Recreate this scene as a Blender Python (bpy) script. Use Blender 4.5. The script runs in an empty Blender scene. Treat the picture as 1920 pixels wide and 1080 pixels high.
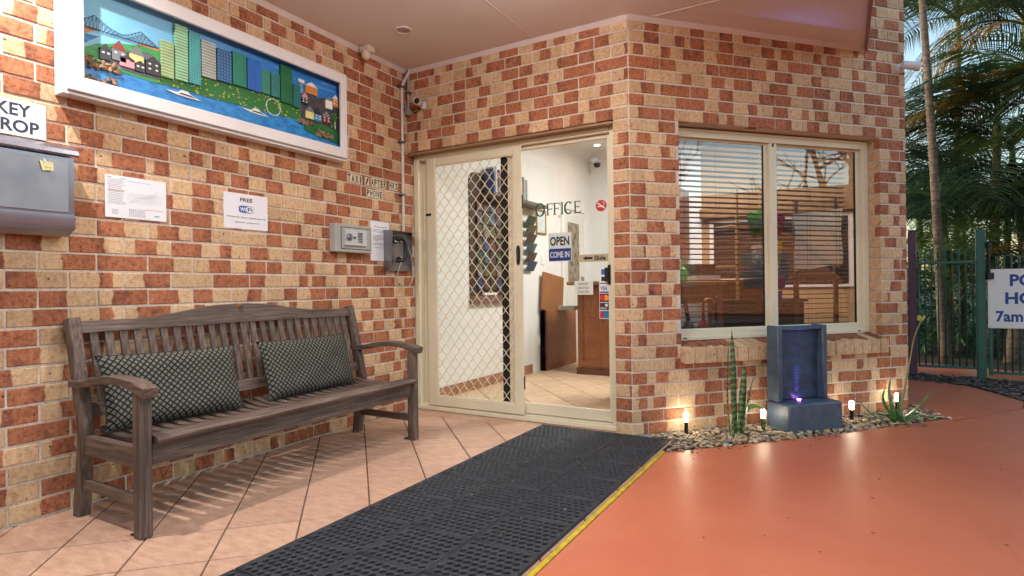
import bpy, math, random
from mathutils import Vector, Matrix, noise as mnoise
R = math.radians
rng = random.Random(7)
scene = bpy.context.scene
COL = scene.collection

# ---------------------------------------------------------------- camera
cam_d = bpy.data.cameras.new('camera')
cam = bpy.data.objects.new('camera', cam_d)
COL.objects.link(cam)
cam_d.sensor_width = 36.0
cam_d.lens = 1085.14 / 1920 * 36.0
cam_d.clip_start = 0.05
cam_d.clip_end = 600
CAM = Vector((3.1662, -3.7852, 1.0148))
YAW, PITCH, ROLL = 0.5201, -0.0003, -0.0128
_f = Vector((-math.sin(YAW) * math.cos(PITCH), math.cos(YAW) * math.cos(PITCH), math.sin(PITCH)))
_r = Vector((math.cos(YAW), math.sin(YAW), 0)); _u = _r.cross(_f)
_r2 = _r * math.cos(ROLL) + _u * math.sin(ROLL); _u2 = -_r * math.sin(ROLL) + _u * math.cos(ROLL)
cam.matrix_world = Matrix(((_r2.x, _u2.x, -_f.x, CAM.x), (_r2.y, _u2.y, -_f.y, CAM.y), (_r2.z, _u2.z, -_f.z, CAM.z), (0, 0, 0, 1)))
scene.camera = cam

# ---------------------------------------------------------------- sky, sun, exposure (dusk)
world = bpy.data.worlds.new('World'); scene.world = world; world.use_nodes = True
wn = world.node_tree; wn.nodes.clear()
sky = wn.nodes.new('ShaderNodeTexSky'); sky.sky_type = 'NISHITA'; sky.sun_disc = False
sky.sun_elevation = R(14); sky.sun_rotation = R(-100); sky.dust_density = 1.6; sky.air_density = 1.2
bg = wn.nodes.new('ShaderNodeBackground'); bg.inputs['Strength'].default_value = 0.15
wo = wn.nodes.new('ShaderNodeOutputWorld')
wn.links.new(sky.outputs[0], bg.inputs[0]); wn.links.new(bg.outputs[0], wo.inputs[0])
sun_d = bpy.data.lights.new('sun', 'SUN'); sun_d.energy = 0.3; sun_d.angle = R(12); sun_d.color = (1, .86, .8)
sun = bpy.data.objects.new('sun', sun_d); COL.objects.link(sun)
_el, _az = R(14), R(-100)
sun.rotation_euler = Vector((-math.sin(_az) * math.cos(_el), -math.cos(_az) * math.cos(_el), -math.sin(_el))).to_track_quat('-Z', 'Y').to_euler()
vs = scene.view_settings
vs.view_transform = 'Standard'; vs.look = 'None'; vs.gamma = 1; vs.use_curve_mapping = False
vs.exposure = 1.4
scene.cycles.max_bounces = 8
scene.cycles.transparent_max_bounces = 24
scene.cycles.sample_clamp_indirect = 6
scene.cycles.caustics_reflective = False; scene.cycles.caustics_refractive = False

# ---------------------------------------------------------------- helpers: materials
def lin(c):
    return tuple(((v / 255) / 12.92 if v / 255 <= .04045 else ((v / 255 + .055) / 1.055) ** 2.4) for v in c[:3]) + (1,)
class NT:
    def __init__(s, name):
        s.m = bpy.data.materials.new(name); s.m.use_nodes = True
        s.t = s.m.node_tree; s.t.nodes.clear()
        s.out = s.n('OutputMaterial')
    def n(s, k, **kw):
        nd = s.t.nodes.new('ShaderNode' + k)
        for a, b in kw.items(): setattr(nd, a, b)
        return nd
    def l(s, a, b): s.t.links.new(a, b)
    def set(s, inp, v):
        if isinstance(v, bpy.types.NodeSocket): s.l(v, inp)
        else: inp.default_value = v
    def math(s, op, a, b=0.0, c=None, clamp=False):
        nd = s.n('Math', operation=op, use_clamp=clamp)
        s.set(nd.inputs[0], a); s.set(nd.inputs[1], b)
        if c is not None: s.set(nd.inputs[2], c)
        return nd.outputs[0]
    def mix(s, f, a, b, blend='MIX'):
        nd = s.n('Mix', data_type='RGBA', blend_type=blend)
        s.set(nd.inputs[0], f); s.set(nd.inputs[6], a); s.set(nd.inputs[7], b)
        return nd.outputs[2]
    def ramp(s, f, lo, hi):
        nd = s.n('MapRange', interpolation_type='SMOOTHSTEP'); s.set(nd.inputs[0], f)
        s.set(nd.inputs[1], lo); s.set(nd.inputs[2], hi)
        return nd.outputs[0]
    def noise(s, vec, scale, detail=3, rough=.5, out=0):
        nd = s.n('TexNoise'); s.set(nd.inputs['Vector'], vec)
        nd.inputs['Scale'].default_value = scale; nd.inputs['Detail'].default_value = detail; nd.inputs['Roughness'].default_value = rough
        return nd.outputs[out]
    def coord(s, k='Object'): return s.n('TexCoord').outputs[k]
    def pos(s): return s.n('NewGeometry').outputs['Position']
    def mapping(s, v, scale=(1, 1, 1), rot=(0, 0, 0), loc=(0, 0, 0)):
        nd = s.n('Mapping'); s.l(v, nd.inputs[0]); nd.inputs['Scale'].default_value = scale; nd.inputs['Rotation'].default_value = rot; nd.inputs['Location'].default_value = loc
        return nd.outputs[0]
    def bsdf(s, col, rough=.5, metal=0.0, bump=None, bstr=.3, bdist=.01, spec=.5, coat=0.0, trans=0.0, emis=None, es=0.0):
        b = s.n('BsdfPrincipled')
        s.set(b.inputs['Base Color'], col); s.set(b.inputs['Roughness'], rough); s.set(b.inputs['Metallic'], metal)
        b.inputs['Specular IOR Level'].default_value = spec
        b.inputs['Coat Weight'].default_value = coat
        b.inputs['Transmission Weight'].default_value = trans
        if emis is not None:
            s.set(b.inputs['Emission Color'], emis); b.inputs['Emission Strength'].default_value = es
        if bump is not None:
            bn = s.n('Bump'); bn.inputs['Strength'].default_value = bstr; bn.inputs['Distance'].default_value = bdist
            s.l(bump, bn.inputs['Height']); s.l(bn.outputs[0], b.inputs['Normal'])
        s.l(b.outputs[0], s.out.inputs[0])
        return s.m
_mc = {}
def mat(name, col, rough=.5, metal=0.0, var=.12, scale=6.0, bump=.0, bscale=60.0, spec=.5, coat=0.0):
    """plain procedural paint / plastic / metal: a colour with soft wear"""
    if name in _mc: return _mc[name]
    t = NT(name); c = lin(col); v = t.coord()
    n1 = t.noise(v, scale, 4)
    k = t.ramp(n1, .3, .7)
    dark = tuple(x * (1 - var) for x in c[:3]) + (1,); lite = tuple(min(1, x * (1 + var * .6)) for x in c[:3]) + (1,)
    colr = t.mix(k, dark, lite)
    rr = t.math('MULTIPLY_ADD', n1, .22, max(.02, rough - .11))
    _mc[name] = t.bsdf(colr, rr, metal, t.noise(v, bscale, 3) if bump else None, bump, .004, spec, coat)
    return _mc[name]
def mat_emit(name, col, strength):
    if name in _mc: return _mc[name]
    t = NT(name)
    _mc[name] = t.bsdf(lin(col), .4, emis=lin(col), es=strength)
    return _mc[name]
def mat_glass(name, tint=(1, 1, 1, 1), gloss=1.0):
    if name in _mc: return _mc[name]
    t = NT(name)
    fr = t.n('Fresnel'); fr.inputs['IOR'].default_value = 1.5
    tr = t.n('BsdfTransparent'); tr.inputs[0].default_value = tint
    gl = t.n('BsdfGlossy'); gl.inputs['Roughness'].default_value = .004; gl.inputs[0].default_value = (1, 1, 1, 1)
    front = t.math('SUBTRACT', 1.0, t.n('NewGeometry').outputs['Backfacing'])
    mx = t.n('MixShader'); t.l(t.math('MULTIPLY', t.math('MULTIPLY', fr.outputs[0], front), gloss, clamp=True), mx.inputs[0])
    t.l(tr.outputs[0], mx.inputs[1]); t.l(gl.outputs[0], mx.inputs[2]); t.l(mx.outputs[0], t.out.inputs[0])
    _mc[name] = t.m
    return t.m

def mat_brick(name, src):
    t = NT(name); uv = t.n('UVMap', uv_map='UVMap').outputs[0]
    if src == 'object': rc = t.n('ObjectInfo').outputs['Color']
    else: rc = t.n('Attribute', attribute_name='rnd').outputs['Color']
    sp = t.n('SeparateColor'); t.l(rc, sp.inputs[0]); r1, r2, r3 = sp.outputs[0], sp.outputs[1], sp.outputs[2]
    # three-d seed so that no two bricks share grain
    off = t.n('CombineXYZ'); t.l(t.math('MULTIPLY', r1, 37.0), off.inputs[0]); t.l(t.math('MULTIPLY', r2, 53.0), off.inputs[1]); t.l(t.math('MULTIPLY', r3, 71.0), off.inputs[2])
    va = t.n('VectorMath', operation='ADD'); t.l(uv, va.inputs[0]); t.l(off.outputs[0], va.inputs[1]); v = va.outputs[0]
    su = t.n('SeparateXYZ'); t.l(uv, su.inputs[0]); u0 = su.outputs[0]
    flip = t.math('GREATER_THAN', r2, .5)
    u = t.math('ADD', t.math('MULTIPLY', u0, t.math('SUBTRACT', 1.0, flip)), t.math('MULTIPLY', t.math('SUBTRACT', 1.0, u0), flip))
    wob = t.math('MULTIPLY', t.math('SUBTRACT', t.noise(v, 3.5, 3), .5), .16)
    b = t.math('MULTIPLY_ADD', r1, .30, .26)
    b = t.math('ADD', b, t.math('MULTIPLY', t.math('GREATER_THAN', r3, .965), .7))
    b = t.math('SUBTRACT', b, t.math('MULTIPLY', t.math('LESS_THAN', r3, .10), .6))
    e = t.math('SUBTRACT', t.math('ADD', u, wob), b)
    redm = t.ramp(e, -.012, .02)
    two = t.math('GREATER_THAN', t.math('FRACT', t.math('MULTIPLY', r1, 7.3)), .72)
    e2 = t.math('SUBTRACT', t.math('ADD', u, wob), t.math('MULTIPLY_ADD', r3, .12, .74))
    redm = t.math('MULTIPLY', redm, t.math('SUBTRACT', 1.0, t.math('MULTIPLY', two, t.ramp(e2, -.012, .02))))
    # red end: streaky, with a darker flashed band beside the seam
    vs_ = t.mapping(v, (13, 5, 5)); streak = t.noise(vs_, 1.0, 5, .7)
    grain = t.noise(v, 44, 4, .75)
    red = t.mix(t.ramp(streak, .32, .7), lin((128, 70, 50)), lin((174, 106, 74)))
    red = t.mix(t.math('MULTIPLY', t.ramp(grain, .45, .7), .7), red, lin((200, 144, 108)))
    band = t.math('MULTIPLY', t.math('SUBTRACT', 1.0, t.ramp(e, .02, t.math('MULTIPLY_ADD', r3, .3, .1))), t.math('MULTIPLY', t.math('GREATER_THAN', r3, .35), .75))
    red = t.mix(band, red, lin((112, 60, 50)))
    mid = t.noise(v, 13, 3, .6); mott = t.ramp(mid, .36, .66)
    red = t.mix(t.math('MULTIPLY', mott, .36), red, lin((204, 140, 102))); red = t.mix(t.math('MULTIPLY', t.math('SUBTRACT', 1.0, t.ramp(mid, .28, .46)), .6), red, lin((116, 64, 50)))
    pv = t.mapping(v, (5, 5, 5)); patch = t.noise(pv, .55, 2)
    red = t.mix(t.math('MULTIPLY', t.ramp(patch, .62, .75), .7), red, lin((105, 66, 58)))
    cream = t.mix(t.ramp(streak, .3, .7), lin((194, 158, 122)), lin((218, 188, 154)))
    cream = t.mix(t.math('MULTIPLY', t.ramp(grain, .4, .7), .55), cream, lin((172, 132, 90)))
    cream = t.mix(t.math('MULTIPLY', t.math('SUBTRACT', 1.0, t.ramp(mid, .3, .5)), .5), cream, lin((168, 124, 86))); cream = t.mix(t.math('MULTIPLY', mott, .3), cream, lin((224, 192, 152)))
    col = t.mix(redm, cream, red)
    hue = t.n('HueSaturation'); t.l(col, hue.inputs['Color']); hue.inputs['Saturation'].default_value = 1.0
    t.l(t.math('MULTIPLY_ADD', t.math('FRACT', t.math('MULTIPLY', r1, 13.7)), .24, .88), hue.inputs['Value'])
    vo = t.n('TexVoronoi'); t.l(v, vo.inputs['Vector']); vo.inputs['Scale'].default_value = 8
    sv = t.n('SeparateColor'); t.l(vo.outputs['Color'], sv.inputs[0])
    speck = t.math('MULTIPLY', t.math('LESS_THAN', vo.outputs['Distance'], t.math('MULTIPLY', sv.outputs[1], .2)), t.math('GREATER_THAN', sv.outputs[0], .55))
    col = t.mix(t.math('MULTIPLY', speck, .85), hue.outputs[0], lin((62, 42, 36)))
    hgt = t.math('ADD', t.math('MULTIPLY', grain, .7), t.math('MULTIPLY', speck, -.9))
    return t.bsdf(col, .82, 0, hgt, .35, .004, .3)
MB_OBJ = mat_brick('face brick', 'object')
MB_STUFF = mat_brick('face brick mass', 'attr')

def mat_mortar():
    t = NT('mortar'); v = t.pos(); n = t.noise(v, 90, 4, .7); n2 = t.noise(v, 5, 2)
    c = t.mix(t.ramp(n, .3, .7), lin((196, 184, 170)), lin((232, 222, 210)))
    c = t.mix(t.math('MULTIPLY', t.ramp(n2, .45, .7), .35), c, lin((168, 154, 138)))
    return t.bsdf(c, .95, 0, n, .5, .003, .2)
MORTAR = mat_mortar()

def mat_wood(name, dark, lite, scale=1.0, rough=.6, axis=0):
    if name in _mc: return _mc[name]
    t = NT(name); v = t.coord()
    st = [30, 30, 30]; st[axis] = 1.4
    g = t.noise(t.mapping(v, tuple(s * scale for s in st)), 3.0, 5, .65)
    g2 = t.noise(v, 2.2 * scale, 3)
    c = t.mix(t.ramp(g, .3, .72), lin(dark), lin(lite))
    c = t.mix(t.math('MULTIPLY', t.ramp(g2, .4, .75), .5), c, tuple(x * .75 for x in lin(dark)[:3]) + (1,))
    hv = t.n('HueSaturation'); t.l(c, hv.inputs['Color']); t.l(t.math('MULTIPLY_ADD', t.n('ObjectInfo').outputs['Random'], .4, .82), hv.inputs['Value']); c = hv.outputs[0]
    _mc[name] = t.bsdf(c, rough, 0, g, .3, .003, .4)
    return _mc[name]

def mat_tile(name, a, b):
    t = NT(name); v = t.pos()
    oi = t.n('ObjectInfo').outputs['Random']
    rv = t.mapping(v, (2.2, 6.5, 1), (0, 0, R(45)))
    n = t.noise(rv, 5.0, 6, .66); n2 = t.noise(v, 60, 3, .6)
    c = t.mix(t.ramp(n, .33, .68), lin(a), lin(b))
    c = t.mix(t.math('MULTIPLY', t.ramp(n2, .5, .8), .25), c, lin((176, 132, 108)))
    h = t.n('HueSaturation'); t.l(c, h.inputs['Color']); t.l(t.math('MULTIPLY_ADD', oi, .14, .92), h.inputs['Value'])
    return t.bsdf(h.outputs[0], t.math('MULTIPLY_ADD', n, .25, .3), 0, n2, .12, .002, .45)

def mat_driveway():
    t = NT('painted concrete'); v = t.pos()
    n = t.noise(v, .8, 4, .6); n2 = t.noise(v, 260, 2, .6); n3 = t.noise(v, 4.5, 5, .7)
    c = t.mix(t.ramp(n, .35, .68), lin((202, 110, 78)), lin((213, 122, 88)))
    c = t.mix(t.math('MULTIPLY', t.ramp(n3, .5, .75), .14), c, lin((190, 104, 76)))
    vo = t.n('TexVoronoi'); t.l(v, vo.inputs['Vector']); vo.inputs['Scale'].default_value = 2.6
    dot = t.math('LESS_THAN', vo.outputs['Distance'], .016)
    c = t.mix(t.math('MULTIPLY', dot, .7), c, lin((70, 40, 34)))
    vb = t.mapping(v, (1.2, 2.6, 1)); fine = t.noise(v, 130, 4, .7)
    scuff = t.noise(t.mapping(v, (3.2, .7, 1), (0, 0, R(38))), 1.6, 6, .72)
    c = t.mix(t.math('MULTIPLY', t.ramp(scuff, .54, .72), .22), c, lin((176, 100, 80)))
    h = t.math('ADD', t.math('MULTIPLY', n2, .5), t.math('ADD', fine, t.math('MULTIPLY', t.noise(vb, 6, 3), .7)))
    return t.bsdf(c, t.math('ADD', t.math('MULTIPLY_ADD', n3, .16, .2), t.math('MULTIPLY', scuff, .12)), 0, h, .24, .003, .6)

# ---------------------------------------------------------------- helpers: geometry
class MB:
    def __init__(s): s.v = []; s.f = []; s.uv = None
    def add(s, vs_, fs):
        o = len(s.v); s.v += [tuple(p) for p in vs_]; s.f += [tuple(i + o for i in f) for f in fs]; return s
    def box(s, x0, x1, y0, y1, z0, z1, M=None):
        P = [Vector((x, y, z)) for z in (z0, z1) for y in (y0, y1) for x in (x0, x1)]
        if M is not None: P = [M @ p for p in P]
        return s.add(P, [(0, 2, 3, 1), (4, 5, 7, 6), (0, 1, 5, 4), (2, 6, 7, 3), (0, 4, 6, 2), (1, 3, 7, 5)])
    def cbox(s, x0, x1, y0, y1, z0, z1, b=.004, M=None):
        b = min(b, (x1 - x0) * .45, (y1 - y0) * .45, (z1 - z0) * .45)
        P = []; idx = {}
        for i, x in enumerate((x0, x1)):
            for j, y in enumerate((y0, y1)):
                for k, z in enumerate((z0, z1)):
                    sx, sy, sz = (1 - 2 * i) * b, (1 - 2 * j) * b, (1 - 2 * k) * b
                    for a, d in enumerate(((0, sy, sz), (sx, 0, sz), (sx, sy, 0))):
                        idx[i, j, k, a] = len(P); P.append(Vector((x + d[0], y + d[1], z + d[2])))
        F = []
        for i in (0, 1):
            q = [idx[i, 0, 0, 0], idx[i, 1, 0, 0], idx[i, 1, 1, 0], idx[i, 0, 1, 0]]; F.append(q if i else q[::-1])
            q = [idx[0, i, 0, 1], idx[1, i, 0, 1], idx[1, i, 1, 1], idx[0, i, 1, 1]]; F.append(q[::-1] if i else q)
            q = [idx[0, 0, i, 2], idx[1, 0, i, 2], idx[1, 1, i, 2], idx[0, 1, i, 2]]; F.append(q if i else q[::-1])
        for j in (0, 1):
            for k in (0, 1):
                F.append([idx[0, j, k, 1], idx[1, j, k, 1], idx[1, j, k, 2], idx[0, j, k, 2]][::(1 if j ^ k else -1)])
                F.append([idx[j, 0, k, 0], idx[j, 1, k, 0], idx[j, 1, k, 2], idx[j, 0, k, 2]][::(-1 if j ^ k else 1)])
                F.append([idx[j, k, 0, 0], idx[j, k, 1, 0], idx[j, k, 1, 1], idx[j, k, 0, 1]][::(1 if j ^ k else -1)])
        for i in (0, 1):
            for j in (0, 1):
                for k in (0, 1):
                    q = [idx[i, j, k, 0], idx[i, j, k, 1], idx[i, j, k, 2]]; F.append(q if (i + j + k) % 2 else q[::-1])
        if M is not None: P = [M @ p for p in P]
        return s.add(P, F)
    def tube(s, pts, r, seg=8, caps=True, flat=None):
        pts = [Vector(p) for p in pts]; n = len(pts)
        rs = r if isinstance(r, (list, tuple)) else [r] * n
        o = len(s.v); t0 = (pts[1] - pts[0]).normalized()
        nrm = t0.orthogonal().normalized() if flat is None else (Vector(flat) - t0 * t0.dot(Vector(flat))).normalized()
        for i in range(n):
            t = (pts[min(i + 1, n - 1)] - pts[max(i - 1, 0)]).normalized()
            nrm = (nrm - t * nrm.dot(t))
            nrm = nrm.normalized() if nrm.length > 1e-6 else t.orthogonal().normalized()
            bn = t.cross(nrm)
            for k in range(seg):
                a = 2 * math.pi * (k + .5) / seg
                rr = rs[i]
                s.v.append(tuple(pts[i] + nrm * math.cos(a) * rr + bn * math.sin(a) * rr))
        for i in range(n - 1):
            for k in range(seg):
                a = o + i * seg + k; b = o + i * seg + (k + 1) % seg
                s.f.append((a, b, b + seg, a + seg))
        if caps:
            s.f.append(tuple(o + k for k in range(seg))[::-1]); s.f.append(tuple(o + (n - 1) * seg + k for k in range(seg)))
        return s
    def lathe(s, prof, seg=16, M=None, close=True):
        o = len(s.v)
        for (r, z) in prof:
            for k in range(seg):
                a = 2 * math.pi * k / seg; p = Vector((r * math.cos(a), r * math.sin(a), z))
                s.v.append(tuple(M @ p if M is not None else p))
        for i in range(len(prof) - 1):
            for k in range(seg):
                a = o + i * seg + k; b = o + i * seg + (k + 1) % seg
                s.f.append((a, b, b + seg, a + seg))
        if close:
            s.f.append(tuple(o + k for k in range(seg))[::-1]); s.f.append(tuple(o + (len(prof) - 1) * seg + k for k in range(seg)))
        return s
    def prism(s, pts, vec):
        """closed polygon (3-D points) pushed along vec"""
        P = [Vector(p) for p in pts]; V = Vector(vec); n = len(P)
        nn = Vector((0, 0, 0))
        for i in range(n): nn += P[i].cross(P[(i + 1) % n])
        if nn.dot(V) > 0: P = P[::-1]
        o = len(s.v); s.v += [tuple(p) for p in P] + [tuple(p + V) for p in P]
        s.f.append(tuple(o + i for i in range(n))); s.f.append(tuple(o + n + i for i in range(n))[::-1])
        for i in range(n):
            j = (i + 1) % n; s.f.append((o + j, o + i, o + n + i, o + n + j))
        return s
    def mesh(s, name, smooth=False):
        me = bpy.data.meshes.new(name); me.from_pydata(s.v, [], s.f); me.update()
        if s.uv:
            l = me.uv_layers.new(name='UVMap')
            for lp in me.loops: l.data[lp.index].uv = s.uv[lp.vertex_index]
        if smooth: me.shade_smooth() if hasattr(me, 'shade_smooth') else None
        return me
    def build(s, name, m, parent=None, smooth=False, angle=None):
        me = s.mesh(name, smooth); me.materials.append(m)
        if angle and hasattr(me, 'set_sharp_from_angle'): me.shade_smooth(); me.set_sharp_from_angle(angle=R(angle))
        o = bpy.data.objects.new(name, me); COL.objects.link(o)
        if parent: o.parent = parent
        return o
def obj(name, me, parent=None, loc=(0, 0, 0), rot=(0, 0, 0)):
    o = bpy.data.objects.new(name, me); COL.objects.link(o); o.location = loc; o.rotation_euler = rot
    if parent: o.parent = parent
    return o
def tag(o, label=None, cat=None, group=None, kind=None):
    if label: o['label'] = label
    if cat: o['category'] = cat
    if group: o['group'] = group
    if kind: o['kind'] = kind
    return o
def thing(name, label, cat, loc=(0, 0, 0), rz=0.0, group=None):
    o = bpy.data.objects.new(name, None); o.empty_display_size = .1; COL.objects.link(o); o.location = loc; o.rotation_euler = (0, 0, rz)
    return tag(o, label, cat, group)
def copy_tree(o, parent=None):
    c = o.copy(); COL.objects.link(c); c.parent = parent
    for ch in list(o.children): copy_tree(ch, c)
    return c
def text_mesh(body, width=None, height=None, bold=0.0, depth=.0006, align='LEFT', space=1.0):
    """lettering standing in the local XZ plane, facing local -Y, lower left corner at the origin"""
    c = bpy.data.curves.new('lettering', 'FONT'); c.body = body; c.size = 1; c.offset = bold; c.space_character = space; c.resolution_u = 3
    o = bpy.data.objects.new('lettering', c); COL.objects.link(o)
    dg = bpy.context.evaluated_depsgraph_get(); me = bpy.data.meshes.new_from_object(o.evaluated_get(dg))
    bpy.data.objects.remove(o); bpy.data.curves.remove(c)
    xs = [v.co.x for v in me.vertices]; ys = [v.co.y for v in me.vertices]
    x0, x1, y0, y1 = min(xs), max(xs), min(ys), max(ys)
    sx = width / (x1 - x0) if width else None; sy = height / (y1 - y0) if height else None
    if sx is None: sx = sy
    if sy is None: sy = sx
    for v in me.vertices:
        x, y = (v.co.x - x0) * sx, (v.co.y - y0) * sy
        v.co = (x, 0, y)
    me.name = 'lettering'
    return me
def letter(body, m, parent, x, y, z, width=None, height=None, bold=0.0, name='lettering', **kw):
    me = text_mesh(body, width, height, bold, **kw); me.materials.append(m)
    return obj(name, me, parent, (x, y, z))
# wall frames: local x runs along the wall, local -y is the outward face, z is up
LB, AC = 1.9235, 0.8157
FA = (Vector((0, 0, 0)), R(90)); FB = (Vector((0, 0, 0)), 0.0); FC = (Vector((LB, 0, 0)), AC)
def wpt(F, s, off, z):
    return F[0] + Matrix.Rotation(F[1], 3, 'Z') @ Vector((s, -off, z))
def wthing(name, label, cat, F, s, off, z, group=None):
    return thing(name, label, cat, wpt(F, s, off, z), F[1], group)
def cpt(s, off, z=0.0): return wpt(FC, s, off, z)

# ================================================================ the setting
def poly_sheet(name, pts, z, m, thick=.05, kind='structure'):
    b = MB(); b.prism([(x, y, z) for x, y in pts], (0, 0, -thick))
    o = b.build(name, m); tag(o, kind=kind); return o
SOIL = mat('dark soil', (62, 50, 42), .95, var=.4, scale=9, bump=.6, bscale=40)
poly_sheet('ground', [(-150, -150), (150, -150), (150, 150), (-150, 150)], -.075, mat('bare earth', (92, 78, 62), .95, var=.35, scale=.4, bump=.4), .05)
DRIVE = mat_driveway()
ge0, ge1, ge2 = (2.215, -.274), tuple(cpt(1.0, .405).xy), tuple(cpt(2.0, .36).xy)      # garden edge, close to parallel with the window wall
# driveway slab, the slab beyond the saw cut, and the path slab that runs past the corner
G = .006
dA = poly_sheet('driveway', [(2.212, -9), (11, -9), (11, -5.2), (4.104, .789), (3.894, .953), (3.70, 1.17), ge2, ge1, ge0], 0.0, DRIVE)
poly_sheet('driveway_slab', [(11, -5.18), (11, 3.2), (4.9, 3.02), (4.40, 2.245), (3.985, 1.66), (3.87, 1.50), (3.79, 1.53), (ge2[0] + .005, ge2[1] + .006), (3.707, 1.178), (3.90, .962), (4.112, .797)], -.002, DRIVE)
poly_sheet('path', [(3.62, 2.06), (3.77, 1.70), (3.862, 1.53), (3.975, 1.668), (4.39, 2.256), (4.476, 2.585), (4.23, 3.29), (3.76, 3.654), (3.62, 3.75)], -.001, DRIVE)
poly_sheet('pool_path', [(3.7, 4.0), (3.9, 4.02), (4.62, 3.74), (11, 3.3), (11, 4.7), (4.9, 4.75), (4.05, 5.2), (3.7, 5.2)], -.008, DRIVE)
gb = [(LB, 0), (2.2, -.03), (2.21, -.28), (ge1[0] + .02, ge1[1] - .02), (ge2[0] + .02, ge2[1] - .02), (3.8, 1.5), (3.88, 1.5), (3.63, 2.1), (3.6, 1.8)]
poly_sheet('garden_bed', gb, -.02, SOIL)
poly_sheet('mulch_bed', [(3.6, 3.6), (4.25, 3.26), (4.5, 2.55), (4.95, 3.0), (11, 3.18), (11, 3.4), (4.7, 3.85), (3.9, 4.05), (3.6, 4.1)], -.02, SOIL)
poly_sheet('palm_bed', [(3.5, 5.1), (4.1, 5.15), (4.95, 4.72), (11, 4.65), (14, 16), (1, 16)], -.012, SOIL)

# ---------------------------------------------------------------- floor tiles laid on the diagonal
def clip(poly, a, b, c):     # keep a*x + b*y <= c
    out = []
    for i in range(len(poly)):
        p, q = poly[i], poly[(i + 1) % len(poly)]
        dp, dq = a * p[0] + b * p[1] - c, a * q[0] + b * q[1] - c
        if dp <= 0: out.append(p)
        if (dp < 0 < dq) or (dq < 0 < dp):
            k = dp / (dp - dq); out.append((p[0] + (q[0] - p[0]) * k, p[1] + (q[1] - p[1]) * k))
    return out
def area(p): return abs(sum(p[i][0] * p[(i + 1) % len(p)][1] - p[(i + 1) % len(p)][0] * p[i][1] for i in range(len(p)))) / 2
TILE_OUT = mat_tile('terracotta floor tile', (186, 146, 122), (208, 172, 148))
TILE_IN = mat_tile('polished lobby tile', (206, 172, 140), (226, 198, 166))
GROUT = mat('floor grout', (108, 82, 68), .95, var=.3, scale=20)
def tile_floor(parent, x0, x1, y0, y1, z, p0, q0, m, extra=(), thick=.012):
    D = .42426; g = .0038; cache = {}
    i0 = math.floor((x0 + y0 - p0) / D) - 1; i1 = math.ceil((x1 + y1 - p0) / D) + 1
    j0 = math.floor((x0 - y1 - q0) / D) - 1; j1 = math.ceil((x1 - y0 - q0) / D) + 1
    for i in range(i0, i1):
        for j in range(j0, j1):
            a0, a1 = p0 + D * i, p0 + D * (i + 1); b0, b1 = q0 + D * j, q0 + D * (j + 1)
            gg = g * 1.414
            pts = []
            for (a, b) in ((a0 + gg, b0 + gg), (a1 - gg, b0 + gg), (a1 - gg, b1 - gg), (a0 + gg, b1 - gg)):
                pts.append(((a + b) / 2, (a - b) / 2))
            n0 = area(pts)
            for c in ((-1, 0, -x0), (1, 0, x1), (0, -1, -y0), (0, 1, y1)) + tuple(extra): pts = clip(pts, *c) if pts else pts
            if len(pts) < 3 or area(pts) < .0012: continue
            cx, cy = ((a0 + a1) / 2 + (b0 + b1) / 2) / 2, ((a0 + a1) / 2 - (b0 + b1) / 2) / 2
            full = abs(area(pts) - n0) < 1e-6
            if full and 'm' in cache: me = cache['m']
            else:
                b = MB()
                ctr = (sum(p[0] for p in pts) / len(pts), sum(p[1] for p in pts) / len(pts))
                lo = [(p[0] - cx, p[1] - cy, -.002) for p in pts]
                hi = [(p[0] + (ctr[0] - p[0]) * .012 - cx, p[1] + (ctr[1] - p[1]) * .012 - cy, 0) for p in pts]
                bt = [(p[0], p[1], -thick) for p in lo]
                n = len(pts); b.v = bt + lo + hi
                b.f = [tuple(range(2 * n, 3 * n))] + [(k, (k + 1) % n, n + (k + 1) % n, n + k) for k in range(n)] + [(n + k, n + (k + 1) % n, 2 * n + (k + 1) % n, 2 * n + k) for k in range(n)]
                me = b.mesh('floor_tile'); me.materials.append(m)
                if full: cache['m'] = me
            obj('floor_tile', me, parent, (cx, cy, z + rng.uniform(-.0006, .0006)))
porch = MB().box(-.02, 2.185, -4.6, 0.0, -.06, -.0045).box(0, 1.81, 0.0, .12, -.06, -.0046).build('porch_floor', GROUT); tag(porch, kind='structure')
tile_floor(porch, .004, 2.183, -3.9, -.085, 0.0, -.117, 3.115 - 10 * .42426, TILE_OUT)
# straight border course along the threshold
bt = {}
for k in range(7):
    xa = .006 + k * .3 - .12; xb = xa + .296; xa = max(xa, .006); xb = min(xb, 1.803)
    b = MB().cbox(0, xb - xa, 0, .155, -.012, 0, .0015); me = b.mesh('border_tile'); me.materials.append(TILE_OUT)
    obj('border_tile', me, porch, (xa, -.081, rng.uniform(-.0005, .0005)))
b = MB().cbox(0, .37, 0, .078, -.012, 0, .0015).build('border_tile', TILE_OUT, porch); b.location = (1.808, -.081, 0)
YEL = mat('yellow line paint', (206, 176, 44), .55, var=.3, scale=14)
yl = MB().cbox(2.187, 2.21, -4.6, -.255, -.03, .0035, .002).build('edge_line', YEL); tag(yl, kind='structure')

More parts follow.
